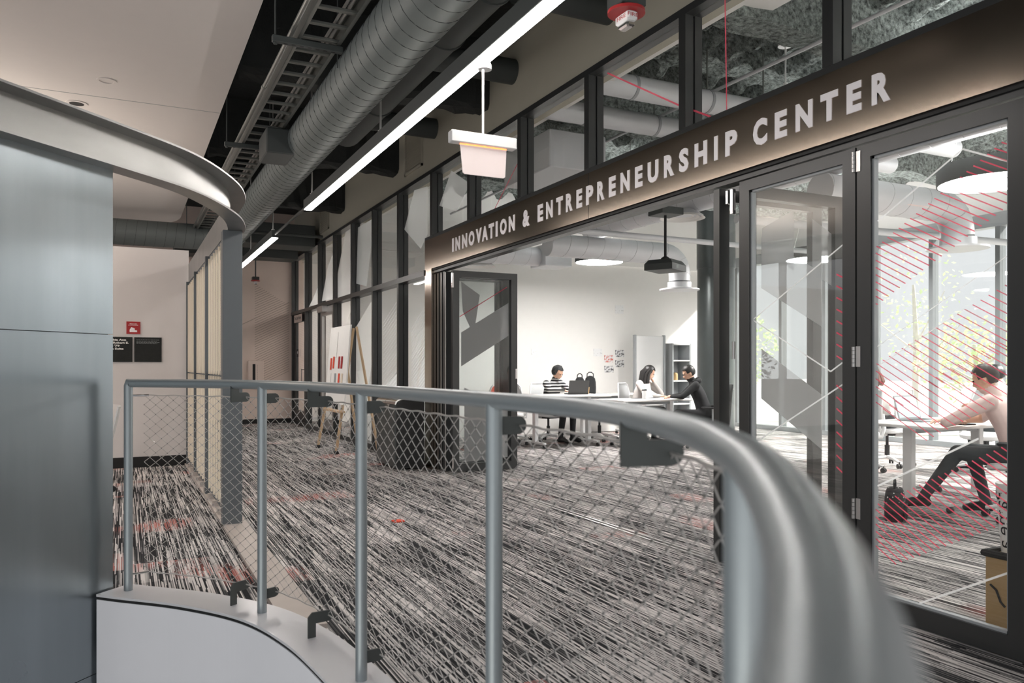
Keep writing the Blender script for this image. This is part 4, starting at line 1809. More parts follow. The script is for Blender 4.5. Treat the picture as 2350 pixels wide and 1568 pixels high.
def office_chair(label, loc, rotz, back='meshfab', seat='plastic_w', group='office chairs in the open room', arms=True, frame='plastic_w'):
    """faces +Y in its own space"""
    t = thing('office_chair', label, 'chair', (0, 0, 0), 0, group)
    for k in range(5):
        a = 2 * PI * k / 5 + 0.3
        ex_, ey_ = 0.30 * math.cos(a), 0.30 * math.sin(a)
        b = B()
        b.tube([(0, 0, 0.115), (ex_ * .5, ey_ * .5, 0.105), (ex_, ey_, 0.075)], [0.026, 0.022, 0.014], 8)
        l = obj('base_leg', b, frame, t, True)
        b = B()
        u = Vector((-math.sin(a), math.cos(a), 0))
        for sd_ in (-1, 1):
            c = Vector((ex_, ey_, 0.03)) + u * 0.016 * sd_
            b.tube([c - u * 0.009, c + u * 0.009], 0.029, 12)
        b.tube([(ex_, ey_, 0.03), (ex_, ey_, 0.08)], 0.008, 6)
        obj('caster', b, 'plastic_k', l, True)
    b = B()
    b.tube([(0, 0, 0.10), (0, 0, 0.26)], 0.03, 12)
    b.tube([(0, 0, 0.26), (0, 0, 0.40)], 0.018, 12)
    obj('gas_column', b, 'plastic_k', t, True)
    b = B()
    b.cbox(-0.10, 0.10, -0.12, 0.12, 0.385, 0.425, 0.01)
    obj('mechanism', b, 'plastic_k', t)
    # seat: rounded pad
    b = B()
    rings = []
    for z, k in ((0.42, 0.9), (0.435, 1.0), (0.465, 1.0), (0.48, 0.93)):
        for i in range(24):
            a = 2 * PI * i / 24
            cx_, cy_ = math.cos(a), math.sin(a)
            m_ = (abs(cx_) ** 4 + abs(cy_) ** 4) ** -0.25
            rings.append((0.24 * k * cx_ * m_, 0.235 * k * cy_ * m_ + 0.02, z - 0.02 * max(0, cy_ * m_) ** 3))
    b.add(rings, [tuple(range(23, -1, -1)), tuple(range(72, 96))] + [(r * 24 + i, r * 24 + (i + 1) % 24, r * 24 + 24 + (i + 1) % 24, r * 24 + 24 + i) for r in range(3) for i in range(24)])
    obj('seat', b, seat, t, True)
    # back: curved net in a frame
    b = B()
    fr = []
    prof = [(0.185, 0.56), (0.21, 0.66), (0.215, 0.80), (0.19, 0.92), (0.15, 0.965)]
    yb = lambda z, x: -0.23 - 0.10 * (z - 0.56) ** 1.0 + 0.35 * x * x + 0.03 * math.sin((z - 0.56) * 6)
    loop = [(-x, z) for x, z in prof] + [(x, z) for x, z in reversed(prof)]
    b.tube([(x, yb(z, x), z) for x, z in loop], 0.013, 8, closed=True)
    obj('back_frame', b, frame, t, True)
    b = B()
    vs, fs = [], []
    for i in range(9):
        z = 0.565 + 0.39 * i / 8
        w = 0.185 + 0.03 * math.sin(PI * min(1, (i / 8) * 1.1)) - 0.03 * (i / 8) ** 3
        for j in range(9):
            x = -w + 2 * w * j / 8
            vs.append((x, yb(z, x) - 0.003, z))
        for j in range(9):
            x = -w + 2 * w * j / 8
            vs.append((x, yb(z, x) + 0.004, z))
    for i in range(8):
        for j in range(8):
            for o_ in (0, 9):
                fs.append((i * 18 + o_ + j, i * 18 + o_ + j + 1, (i + 1) * 18 + o_ + j + 1, (i + 1) * 18 + o_ + j))
    b.add(vs, fs)
    obj('backrest', b, back, t, True)
    b = B()
    b.tube([(0, -0.10, 0.40), (0, -0.26, 0.41), (0, -0.29, 0.5), (0, -0.275, 0.68)], [0.03, 0.028, 0.024, 0.02], 8)
    obj('spine', b, frame, t, True)
    if arms:
        for sx in (-1, 1):
            b = B()
            b.tube([(sx * 0.12, -0.05, 0.40), (sx * 0.27, -0.05, 0.41), (sx * 0.285, -0.05, 0.62)], 0.016, 8)
            a = obj('arm_post', b, frame, t, True)
            b = B()
            b.cbox(sx * 0.285 - 0.04, sx * 0.285 + 0.04, -0.14, 0.12, 0.62, 0.65, 0.012)
            obj('arm_pad', b, 'plastic_k', a)
    t.location = loc
    t.rotation_euler = (0, 0, rotz)
    return t


def flip_table(label, loc, rotz, L=1.4, W=0.7, H=0.74, group='white training tables'):
    t = thing('training_table', label, 'table', (0, 0, 0), 0, group)
    b = B()
    b.cbox(-L / 2, L / 2, -W / 2, W / 2, H - 0.028, H, 0.006)
    obj('tabletop', b, 'white', t)
    b = B()
    b.box(-L / 2 + 0.2, L / 2 - 0.2, -0.03, 0.03, H - 0.09, H - 0.03)
    obj('beam', b, 'plastic_g', t)
    for sx in (-1, 1):
        x = sx * (L / 2 - 0.22)
        b = B()
        b.cbox(x - 0.032, x + 0.032, -0.045, 0.045, 0.06, H - 0.028, 0.006)
        l = obj('leg', b, 'plastic_w', t)
        b = B()
        b.cbox(x - 0.028, x + 0.028, -W / 2 + 0.04, W / 2 - 0.04, 0.055, 0.085, 0.006)
        obj('foot', b, 'plastic_w', l)
        for sy in (-1, 1):
            b = B()
            c = (x, sy * (W / 2 - 0.06), 0.026)
            b.tube([(c[0] - 0.018, c[1], c[2]), (c[0] + 0.018, c[1], c[2])], 0.026, 12)
            b.tube([(c[0], c[1], 0.026), (c[0], c[1], 0.06)], 0.008, 6)
            obj('caster', b, 'plastic_k', l, True)
    t.location = loc
    t.rotation_euler = (0, 0, rotz)
    return t


flip_table('white table with a lone front leg where the beanie wearer works', (6.2, 10.75, 0), 0.0, 1.4, 0.7, 0.80)
flip_table('white table behind the beanie wearer table, with dark bags on it', (7.75, 11.9, 0), 0.05, 1.4, 0.7, 0.76)
flip_table('white table shared by the long-haired person and the black jacket', (7.35, 10.1, 0), 0.0, 1.35, 0.7, 0.74)
flip_table('big white table behind the red-hatched pane, backpack at its foot', (6.78, 4.72, 0), 0.0, 1.40, 0.90, 0.74)

office_chair('white office chair seen beside the folded leaf, left of the beanie wearer', (5.72, 11.62, 0), -0.6)
office_chair('orange-red seated chair half hidden by the folded left leaf', (4.95, 10.9, 0), 0.5, 'red_fab', 'red_fab')
office_chair('white chair under the striped-shirt beanie wearer', (6.32, 11.42, 0), PI + 0.35)
office_chair('white chair with a red seat pad left of the long-haired person', (7.15, 11.15, 0), -2.2, 'meshfab', 'red_fab')
office_chair('white chair the long-haired person sits on', (7.62, 10.78, 0), PI + 0.55)
office_chair('grey mesh chair under the black jacket wearer', (7.92, 9.33, 0), 0.95, 'plastic_g', 'plastic_k', frame='plastic_g')
office_chair('white office chair under the pink shirt wearer', (6.51, 3.82, 0), 0.25)
office_chair('white chair under the auburn-haired person at the pane edge', (8.6, 6.75, 0), 0.2)
office_chair('empty white office chair seen past the big table', (9.0, 5.75, 0), 1.9)
office_chair('empty white office chair by the tall windows', (10.2, 6.5, 0), 2.7)
office_chair('white office chair showing its wheels under the big table', (7.9, 6.6, 0), 0.9)


def laptop(label, loc, rotz, ang=105, body='plastic_g', screen='screen'):
    """screen faces -Y in its own space"""
    t = thing('laptop', label, 'laptop', (0, 0, 0), 0, 'open laptops')
    b = B()
    b.cbox(-0.165, 0.165, -0.115, 0.115, 0.0, 0.016, 0.004)
    obj('base', b, body, t)
    b = B()
    b.box(-0.145, 0.145, -0.02, 0.085, 0.016, 0.0172)
    obj('keyboard', b, 'plastic_k', t)
    a = math.radians(ang - 90)
    up = Vector((0, math.sin(a), math.cos(a)))
    nm = Vector((0, math.cos(a), -math.sin(a)))
    b = B()
    o = Vector((0, 0.11, 0.014))
    b.prism([(-0.165, 0), (0.165, 0), (0.165, 0.22), (0.158, 0.227), (-0.158, 0.227), (-0.165, 0.22)], o, (1, 0, 0), up, nm * 0.008)
    obj('lid', b, body, t)
    b = B()
    b.prism([(-0.155, 0.015), (0.155, 0.015), (0.155, 0.215), (-0.155, 0.215)], o - nm * 0.0012, (1, 0, 0), up, nm * 0.001)
    obj('screen', b, screen, t)
    t.location = loc
    t.rotation_euler = (0, 0, rotz)
    return t


laptop('dark laptop open before the beanie wearer', (6.52, 10.86, 0.80), PI - 0.25, 110, 'plastic_k')
laptop('open laptop with a pale blue screen before the pink shirt wearer', (6.66, 4.86, 0.74), 0.05, 106)
laptop('white laptop open before the black jacket wearer', (7.48, 10.02, 0.74), 0.6, 105, 'plastic_w')
b = B()
b.cbox(6.50, 6.66, 4.335, 4.415, 0.74, 0.75, 0.004)
tag(obj('phone', b, 'plastic_k', None, loc=(6.58, 4.37, 0.74)), 'black phone lying at the front edge of the big white table', 'phone')
b = B()
b.lathe([(0.030, 0), (0.036, 0.005), (0.038, 0.13), (0.036, 0.135)], (7.20, 9.95, 0.74), 18)
t = thing('travel_cup', 'white travel cup with a black lid on the shared table', 'cup', (7.20, 9.95, 0.74))
obj('cup', b, 'plastic_w', t, True)
b = B()
b.lathe([(0.039, 0.135), (0.039, 0.150), (0.033, 0.156)], (7.20, 9.95, 0.74), 18)
obj('lid', b, 'plastic_k', t, True)
b = B()
b.lathe([(0.03, 0), (0.035, 0.004), (0.042, 0.11), (0.038, 0.11), (0.031, 0.01)], (6.78, 10.95, 0.80), 18)
tag(obj('cup', b, 'kraft', None, True, loc=(6.78, 10.95, 0.80)), 'paper cup beside the dark laptop on the beanie table', 'cup')
b = B()
b.cbox(7.22, 7.42, 10.2, 10.35, 0.74, 0.746, 0.003)
tag(obj('tablet', b, 'plastic_k', None, loc=(7.32, 10.27, 0.74)), 'thin black tablet under the long-haired person\'s hand', 'tablet')


def bag(name, label, cat, loc, rotz, w, d, h, m, handle=True):
    t = thing(name, label, cat, (0, 0, 0), 0)
    b = B()
    vs = []
    n = 20
    lv = ((0, .92), (.05, 1.0), (.35, 1.03), (.65, .98), (.85, .84), (.96, .58), (1.0, .2))
    for z, k in lv:
        for i in range(n):
            a = 2 * PI * i / n
            c_, s_ = math.cos(a), math.sin(a)
            m_ = (abs(c_) ** 3.2 + abs(s_) ** 3.2) ** (-1 / 3.2)
            vs.append((w / 2 * k * c_ * m_, d / 2 * (k * .6 + .4) * s_ * m_, h * z))
    b.add(vs, [tuple(range(n - 1, -1, -1)), tuple(range((len(lv) - 1) * n, len(lv) * n))] + [(r * n + i, r * n + (i + 1) % n, r * n + n + (i + 1) % n, r * n + n + i) for r in range(len(lv) - 1) for i in range(n)])
    obj('body', b, m, t, True)
    b = B()
    b.cbox(-w * .36, w * .36, -d * .62, -d * .40, h * .06, h * .5, 0.02)
    obj('front_pocket', b, m, t)
    if handle:
        b = B()
        b.tube([(-0.06, 0, h * .95), (-0.055, 0, h * 1.12), (-0.02, 0, h * 1.2), (0.02, 0, h * 1.2), (0.055, 0, h * 1.12), (0.06, 0, h * .95)], 0.009, 8)
        obj('handle', b, 'cloth_k', t, True)
    t.location = loc
    t.rotation_euler = (0, 0, rotz)
    return t


bag('backpack', 'black backpack with white dots standing by the table leg', 'bag', (5.62, 4.34, 0), 0.6, 0.26, 0.15, 0.27, 'dots')
bag('black_bag', 'limp black bag standing on the table behind the beanie wearer, left one', 'bag', (7.22, 11.9, 0.76), 0.2, 0.18, 0.12, 0.30, 'cloth_k')
bag('black_bag', 'limp black bag standing on the table behind the beanie wearer, right one', 'bag', (7.45, 11.92, 0.76), -0.3, 0.2, 0.12, 0.32, 'cloth_k')

# paper bag with a long tube by the nearest leaf
t = thing('paper_bag', 'brown paper bag with a black rim standing just behind the red-hatched pane', 'bag', (3.80, 2.17, 0))
b = B()
b.cbox(3.67, 3.97, 2.05, 2.35, 0.0, 0.36, 0.01)
obj('body', b, 'kraft', t)
b = B()
b.tube([(3.67, 2.05, 0.365), (3.97, 2.05, 0.365), (3.97, 2.35, 0.365), (3.67, 2.35, 0.365)], 0.018, 8, closed=True)
obj('rim', b, 'deepblack', t, True)
b = B()
b.tube([(3.667, 2.32, 0.22), (3.665, 2.29, 0.20), (3.665, 2.27, 0.15), (3.667, 2.25, 0.13)], 0.005, 6)
obj('print', b, 'deepblack', t)
t = thing('poster_tube', 'white poster tube with black script standing in the paper bag', 'tube', (3.82, 2.16, 0.05))
b = B()
b.tube([(3.82, 2.27, 0.03), (3.76, 2.29, 0.70)], 0.055, 24)
obj('tube', b, 'paper', t, True)
b = B()
up_ = Vector((-0.06, 0.02, 0.67)).normalized()
vs, fs = text_mesh('Pamela Cas', 0.0)
mxx = max(v.x for v in vs)
k = 0.46 / mxx
base = Vector((3.80, 2.15, 0.62))
b.add([Vector((3.82, 2.27, 0.03)) + up_ * (0.64 - v.x * k) + Vector((-0.0565 * math.cos(-0.35 + (v.y * k) / 0.055), 0.0565 * math.sin(-0.35 + (v.y * k) / 0.055), 0)) for v in vs], fs)
obj('script', b, 'deepblack', t)

# things against the far wall of the room
t = thing('whiteboard_stand', 'tall white board on two grey posts behind the long-haired person', 'whiteboard', (9.0, 12.3, 0))
b = B()
b.cbox(8.70, 9.34, 12.29, 12.32, 0.5, 1.83, 0.005)
obj('board', b, 'plastic_w', t)
for x in (8.68, 9.36):
    b = B()
    b.cbox(x - 0.02, x + 0.02, 12.27, 12.34, 0.06, 1.85, 0.006)
    l = obj('upright', b, 'plastic_g', t)
    b = B()
    b.cbox(x - 0.02, x + 0.02, 12.02, 12.58, 0.03, 0.07, 0.006)
    obj('foot', b, 'plastic_g', l)
t = thing('tall_cabinet', 'pale grey tall open shelf unit between the white board and round column', 'shelf', (9.85, 12.5, 0))
for x0, x1 in ((9.58, 9.61), (10.0, 10.04)):
    b = B()
    b.box(x0, x1, 12.32, 12.68, 0, 1.7)
    obj('side_panel', b, 'plastic_g', t)
for z in (0.05, 0.5, 0.95, 1.35, 1.67):
    b = B()
    b.box(9.61, 10.0, 12.32, 12.68, z, z + 0.025)
    obj('shelf', b, 'plastic_w', t)
b = B()
b.box(9.58, 10.04, 12.68, 12.70, 0, 1.7)
obj('back_panel', b, 'plastic_g', t)
b = B()
b.lathe([(0.05, 0), (0.05, 0.12), (0.03, 0.15)], (9.75, 12.45, 0.977), 14)
tag(obj('jar', b, 'kraft', None, True, loc=(9.75, 12.45, 0.975)), 'tan jar on the open shelf unit', 'jar')
pics = [(8.535, 8.738, 1.43, 1.57, 'photo print on the white wall, upper of the pair nearest the board'), (8.535, 8.738, 1.235, 1.368, 'photo print on the white wall, lower of the pair nearest the board'),
        (8.286, 8.485, 1.326, 1.467, 'photo print with a red blot in the middle of the wall cluster'), (8.286, 8.495, 1.132, 1.258, 'lowest photo print in the middle of the wall cluster'),
        (8.04, 8.236, 1.442, 1.59, 'faint sketch sheet at the left of the wall cluster'), (8.535, 8.728, 2.275, 2.438, 'lone sheet high on the white wall above the photo prints'),
        (6.698, 6.797, 1.458, 1.577, 'small lone sheet on the white wall above the beanie wearer')]


def picture_mat(k):
    m, t, b, o = nt('print_%s' % 'abcdefg'[k])
    N, Lk = t.nodes, t.links
    tc = N.new('ShaderNodeTexCoord')
    n = N.new('ShaderNodeTexNoise')
    n.inputs['Scale'].default_value = 26
    n.inputs['Detail'].default_value = 4
    Lk.new(tc.outputs['Object'], n.inputs['Vector'])
    r = N.new('ShaderNodeValToRGB')
    r.color_ramp.elements[0].position = 0.40 if k < 4 else 0.25
    r.color_ramp.elements[0].color = (0.06, 0.06, 0.07, 1) if k != 2 else (0.6, 0.12, 0.08, 1)
    r.color_ramp.elements[1].position = 0.56 if k < 4 else 0.42
    r.color_ramp.elements[1].color = (0.8, 0.8, 0.8, 1)
    Lk.new(n.outputs['Fac'], r.inputs[0])
    Lk.new(r.outputs[0], b.inputs['Base Color'])
    return m


for k, (x0, x1, z0_, z1_, lb) in enumerate(pics):
    b = B()
    b.box(x0, x1, 12.744, 12.75, z0_, z1_)
    tag(obj('wall_print', b, picture_mat(k), None, loc=((x0 + x1) / 2, 12.747, z0_)), lb, 'print', 'prints on the white wall')

# ------------------------------------------------------------ corridor furniture
t = thing('litter_bin', 'charcoal litter bin with a black side and rolled steel lid', 'bin', (3.1, 9.5, 0))
b = B()
b.cbox(2.92, 3.28, 9.07, 9.87, 0.015, 0.80, 0.02)
obj('body', b, 'plate', t)
b = B()
b.prism([(2.93, 0.02), (3.28, 0.02), (3.28, 0.85), (3.02, 0.85), (2.97, 0.83), (2.935, 0.78)], (0, 9.045, 0), (1, 0, 0), (0, 0, 1), (0, 0.025, 0))
obj('end_panel', b, 'deepblack', t)
for y0 in (9.075, 9.475):
    b = B()
    q = [(2.915, 0.79), (2.925, 0.825), (2.955, 0.848), (3.0, 0.856), (3.2, 0.856), (3.2, 0.84), (3.0, 0.84), (2.96, 0.832), (2.94, 0.815), (2.93, 0.785)]
    b.prism(q, (0, y0, 0), (1, 0, 0), (0, 0, 1), (0, 0.39, 0))
    l = obj('lid', b, 'chrome', t, True)
    b = B()
    b.prism([(0, 0), (0.09, 0), (0.045, -0.035)], (2.912, y0 + 0.2, 0.785), (0, 1, 0), (0, 0, 1), (0.004, 0, 0))
    obj('pull_tab', b, 'silver', l)

t = thing('easel_board', 'white pin-up easel board on splayed beech legs, notes clipped to it', 'easel', (2.85, 11.15, 0))
b = B()
b.prism([(0, 0), (1.13, 0), (1.13, 1.10), (0, 1.10)], (2.68, 10.57, 0.72), (0, 1, 0), (0.08, 0, 1), (0.02, 0, 0))
obj('board', b, 'paper', t)
for (p0, p1) in (((2.86, 10.75, 1.78), (2.70, 11.09, 0.03)), ((2.86, 11.55, 1.78), (2.66, 12.08, 0.03)), ((2.90, 10.75, 1.80), (3.18, 10.62, 0.03)), ((2.90, 11.55, 1.80), (3.18, 11.7, 0.03))):
    b = B()
    b.tube([p0, p1], [0.018, 0.022], 8)
    l = obj('leg', b, 'tan', t, True)
    b = B()
    b.cbox(p1[0] - 0.035, p1[0] + 0.035, p1[1] - 0.035, p1[1] + 0.035, 0.0, 0.05, 0.01)
    obj('rubber_foot', b, 'plastic_k', l)
b = B()
b.cbox(2.66, 2.74, 10.75, 11.75, 0.60, 0.63, 0.004)
obj('ledge', b, 'tan', t)
note_cols = [('red_fab', 11.45, 1.20), ('red_fab', 11.30, 1.22), ('red', 10.98, 1.22), ('red', 10.83, 1.22), ('paper', 11.45, 0.98), ('plastic_g', 11.15, 0.98), ('red_fab', 10.93, 0.98), ('wood', 10.76, 0.98), ('paper', 11.2, 1.38)]
lbs = ['upper orange note at the far end of the easel board', 'second upper orange note on the easel board', 'third upper red note on the easel board', 'upper red note at the near end of the easel board', 'lower white note at the far end of the easel board', 'lower grey card in the middle of the easel board', 'lower orange note right of the grey card on the easel', 'lower cream note at the near end of the easel board', 'long pale strip pinned above the notes on the easel']
for (m_, y, z), lb in zip(note_cols, lbs):
    b = B()
    hh = 0.17 if z < 1.3 else 0.36
    x = 2.68 + 0.08 * (z - 0.72) - 0.006
    b.prism([(0, 0), (0.09, 0), (0.09, hh), (0, hh)], (x, y, z), (0, 1, 0), (0.08, 0, 1), (0.003, 0, 0))
    tag(obj('note', b, m_, None, loc=(x, y, z)), lb, 'note', 'notes on the easel board')

# name plates and signs
t = thing('door_plate', 'cream name plate over the black far door', 'sign', (3.32, 17.0, 2.26))
b = B()
b.box(3.318, 3.328, 16.62, 17.42, 2.19, 2.35)
obj('plate', b, 'farwall', t)
b = B()
text_on(b, 'The Quiet Room', (3.3172, 17.36, 2.235), (0, -1, 0), (0, 0, 1), 0.68, 0.085, 0.02)
obj('text', b, 'deepblack', t)
t = thing('room_sign', 'small black pictogram sign on the far glass door', 'sign', (3.385, 17.3, 1.4))
b = B()
b.box(3.366, 3.37, 17.20, 17.38, 1.45, 1.62)
obj('plate', b, 'deepblack', t)
b = B()
b.lathe([(0.03, 0), (0.03, 0.002)], (3.363, 17.29, 1.55), 14, axis='x')
obj('pictogram', b, 'paper', t)

t = thing('red_plaque', 'square red plaque with a pale building emblem on the white wall', 'sign', (0.1, 10.74, 1.72))
b = B()
b.box(0.024, 0.179, 10.735, 10.75, 1.650, 1.802)
obj('plate', b, 'red', t)
b = B()
text_on(b, 'Henrotin', (0.062, 10.7345, 1.768), (1, 0, 0), (0, 0, 1), 0.08, 0.012, 0.03)
obj('title', b, 'paper', t)
b = B()
for k in range(9):
    b.box(0.045 + k * 0.0125, 0.054 + k * 0.0125, 10.7342, 10.735, 1.755, 1.759)
obj('small_print', b, 'letter', t, kind='stuff')
b = B()
b.add([(0.06, 10.734, 1.672), (0.143, 10.734, 1.672), (0.143, 10.734, 1.694), (0.118, 10.734, 1.697), (0.116, 10.734, 1.72), (0.078, 10.734, 1.732), (0.06, 10.734, 1.70)], [tuple(range(7))])
obj('emblem', b, 'letter', t)
t = thing('donor_plaque', 'black plaque with bold white names, cut off by the steel wall', 'sign', (-0.05, 10.74, 1.46))
b = B()
b.box(-0.32, 0.091, 10.735, 10.75, 1.304, 1.611)
obj('plate', b, 'darkceil', t)
for k, (tx, xr, xl) in enumerate((('nthia Ann', 0.021, -0.160), ('d Robert E.', 0.05, -0.160), ('rt \'79', -0.05, -0.160), ('ch Suite', -0.007, -0.160))):
    b = B()
    text_on(b, tx, (xl, 10.7342, 1.563 - 0.0365 * k), (1, 0, 0), (0, 0, 1), xr - xl, 0.025, 0.045)
    obj('text_line', b, 'paper', t)
t = thing('text_plaque', 'black plaque with four thin lines of small text, beside the bold one', 'sign', (0.26, 10.74, 1.46))
b = B()
b.box(0.111, 0.42, 10.735, 10.75, 1.305, 1.61)
obj('plate', b, 'darkceil', t)
b = B()
random.seed(3)
for r_, xe in enumerate((0.39, 0.365, 0.395, 0.37)):
    x = 0.135
    while x < xe:
        w_ = random.uniform(0.010, 0.03)
        b.box(x, min(xe, x + w_), 10.734, 10.735, 1.575 - 0.0155 * r_, 1.5795 - 0.0155 * r_)
        x += w_ + 0.006
obj('small_print', b, 'plastic_g', t, kind='stuff')

# far wall: hatched mural and panel with a slot
b = B()
for k in range(44):
    z = 3.02 - 0.052 * k
    strip_pts = [(2.52, z, 3.27)]
    x0_, x1_ = 2.55, 3.28
    za, zb = z, z + 0.36
    if za < 0.75: break
    # cut by the slanting upper edge
    lim = lambda x: 3.05 - 0.62 * (x - 2.55)
    if zb > lim(x1_):
        # shorten
        f_ = max(0.0, min(1.0, (lim(x0_) - za) / ((zb - za) + 0.62 * (x1_ - x0_))))
        x1_, zb = x0_ + (x1_ - x0_) * f_, za + (zb - za) * f_
    if x1_ - x0_ > 0.05:
        b.add([(x0_, 17.796, za), (x1_, 17.796, zb), (x1_, 17.796, zb + 0.012), (x0_, 17.796, za + 0.012)], [(0, 1, 2, 3)])
for k in range(40):
    z = 3.1 - 0.055 * k
    b.add([(1.35, 17.796, z), (2.15, 17.796, z + 0.34), (2.15, 17.796, z + 0.346), (1.35, 17.796, z + 0.006)], [(0, 1, 2, 3)])
b.add([(2.15, 17.795, 2.08), (3.28, 17.795, 2.66), (3.28, 17.795, 2.675), (2.15, 17.795, 2.095)], [(0, 1, 2, 3)])
M['mural'] = mat('mural_line', srgb(176, 160, 148), 0.8)
o = obj('mural', b, 'mural', None, loc=(2.5, 17.796, 2))
tag(o, 'hatched line mural printed on the warm far wall', 'mural')
o['kind'] = 'stuff'
t = thing('wall_panel', 'white wall panel with a tall black slot on the far wall', 'panel', (2.56, 17.75, 1.08))
b = B()
b.cbox(2.40, 2.73, 17.74, 17.80, 0.78, 1.375, 0.01)
obj('casing', b, 'farwall', t)
b = B()
b.box(2.495, 2.555, 17.737, 17.74, 0.86, 1.30)
obj('slot', b, 'deepblack', t)
b = B()
for k in range(10):
    b.box(2.59, 2.60, 17.737, 17.74, 0.9 + 0.04 * k, 0.925 + 0.04 * k)
obj('small_print', b, 'mural', t, kind='stuff')

# scrap on the carpet
b = B()
b.cbox(1.93, 2.02, 6.02, 6.10, 0.0, 0.012, 0.003)
tag(obj('paper_scrap', b, 'red_fab', None, loc=(1.97, 6.06, 0)), 'orange-red paper scrap lying on the corridor carpet', 'scrap')

# left room: shell chair on castors
t = thing('shell_chair', 'white shell chair on castors half hidden by the steel wall', 'chair', (0, 0, 0), 0)
b = B()
vs = []
for i in range(11):
    s_ = i / 10
    if s_ < 0.5:
        y, z = 0.24 - s_ * 2 * 0.42, 0.455 - 0.02 * math.sin(s_ * 2 * PI)
    else:
        q = (s_ - 0.5) * 2
        y, z = -0.18 - 0.11 * q ** 0.7, 0.455 + 0.40 * q
    for j in range(9):
        x = (-0.24 + 0.06 * j)
        dz = 0.05 * (abs(x) / 0.24) ** 2.5 if s_ < 0.55 else 0
        dy = 0.06 * (abs(x) / 0.24) ** 2 if s_ >= 0.5 else 0
        vs.append((x, y + dy, z + dz))
vs2 = [(x, y - 0.012, z - 0.012) for x, y, z in vs]
n = len(vs)
fs = []
for i in range(10):
    for j in range(8):
        a = i * 9 + j
        fs += [(a, a + 1, a + 10, a + 9), (n + a, n + a + 9, n + a + 10, n + a + 1)]
for i in range(10):
    a = i * 9
    fs += [(a, a + 9, n + a + 9, n + a), (a + 8, n + a + 8, n + a + 17, a + 17)]
fs += [(j, n + j, n + j + 1, j + 1) for j in range(8)] + [(90 + j, 91 + j, n + 91 + j, n + 90 + j) for j in range(8)]
b.add(vs + vs2, fs)
obj('shell', b, 'plastic_w', t, True)
b = B()
b.cbox(-0.16, 0.16, -0.12, 0.2, 0.40, 0.44, 0.01)
obj('seat_support', b, 'plastic_g', t)
for sx in (-1, 1):
    for sy in (-1, 1):
        b = B()
        b.tube([(sx * 0.12, 0.05, 0.42), (sx * 0.19, sy * 0.10 + 0.04, 0.40), (sx * 0.22, sy * 0.22 + 0.03, 0.06)], 0.011, 8)
        l = obj('leg', b, 'chrome', t, True)
        b = B()
        b.tube([(sx * 0.22 - 0.018, sy * 0.22 + 0.03, 0.03), (sx * 0.22 + 0.018, sy * 0.22 + 0.03, 0.03)], 0.03, 12)
        obj('caster', b, 'plastic_k', l, True)
t.location = (-0.33, 8.95, 0)
t.rotation_euler = (0, 0, 1.75)

# ------------------------------------------------------------ people


def loft(b, rings, n=18):
    """rings: (x, y, z, rx, ry)"""
    vs = []
    for x, y, z, rx, ry in rings:
        for k in range(n):
            a = 2 * PI * k / n
            vs.append((x + rx * math.cos(a), y + ry * math.sin(a), z))
    fs = [tuple(range(n - 1, -1, -1)), tuple(range((len(rings) - 1) * n, len(rings) * n))]
    fs += [(i * n + k, i * n + (k + 1) % n, (i + 1) * n + (k + 1) % n, (i + 1) * n + k) for i in range(len(rings) - 1) for k in range(n)]
    return b.add(vs, fs)


def limb(b, pts, rs):
    P = [Vector(p) for p in pts]
    for p, r in zip(P, rs):
        b.sphere(p, r, 12, 8)
    for i in range(len(P) - 1):
        b.tube([P[i], P[i + 1]], [rs[i], rs[i + 1]], 12)


def seg_d(p, a, c):
    ab = c - a
    t = max(0, min(1, (p - a).dot(ab) / max(1e-9, ab.length_squared)))
    return (p - a - ab * t).length, t


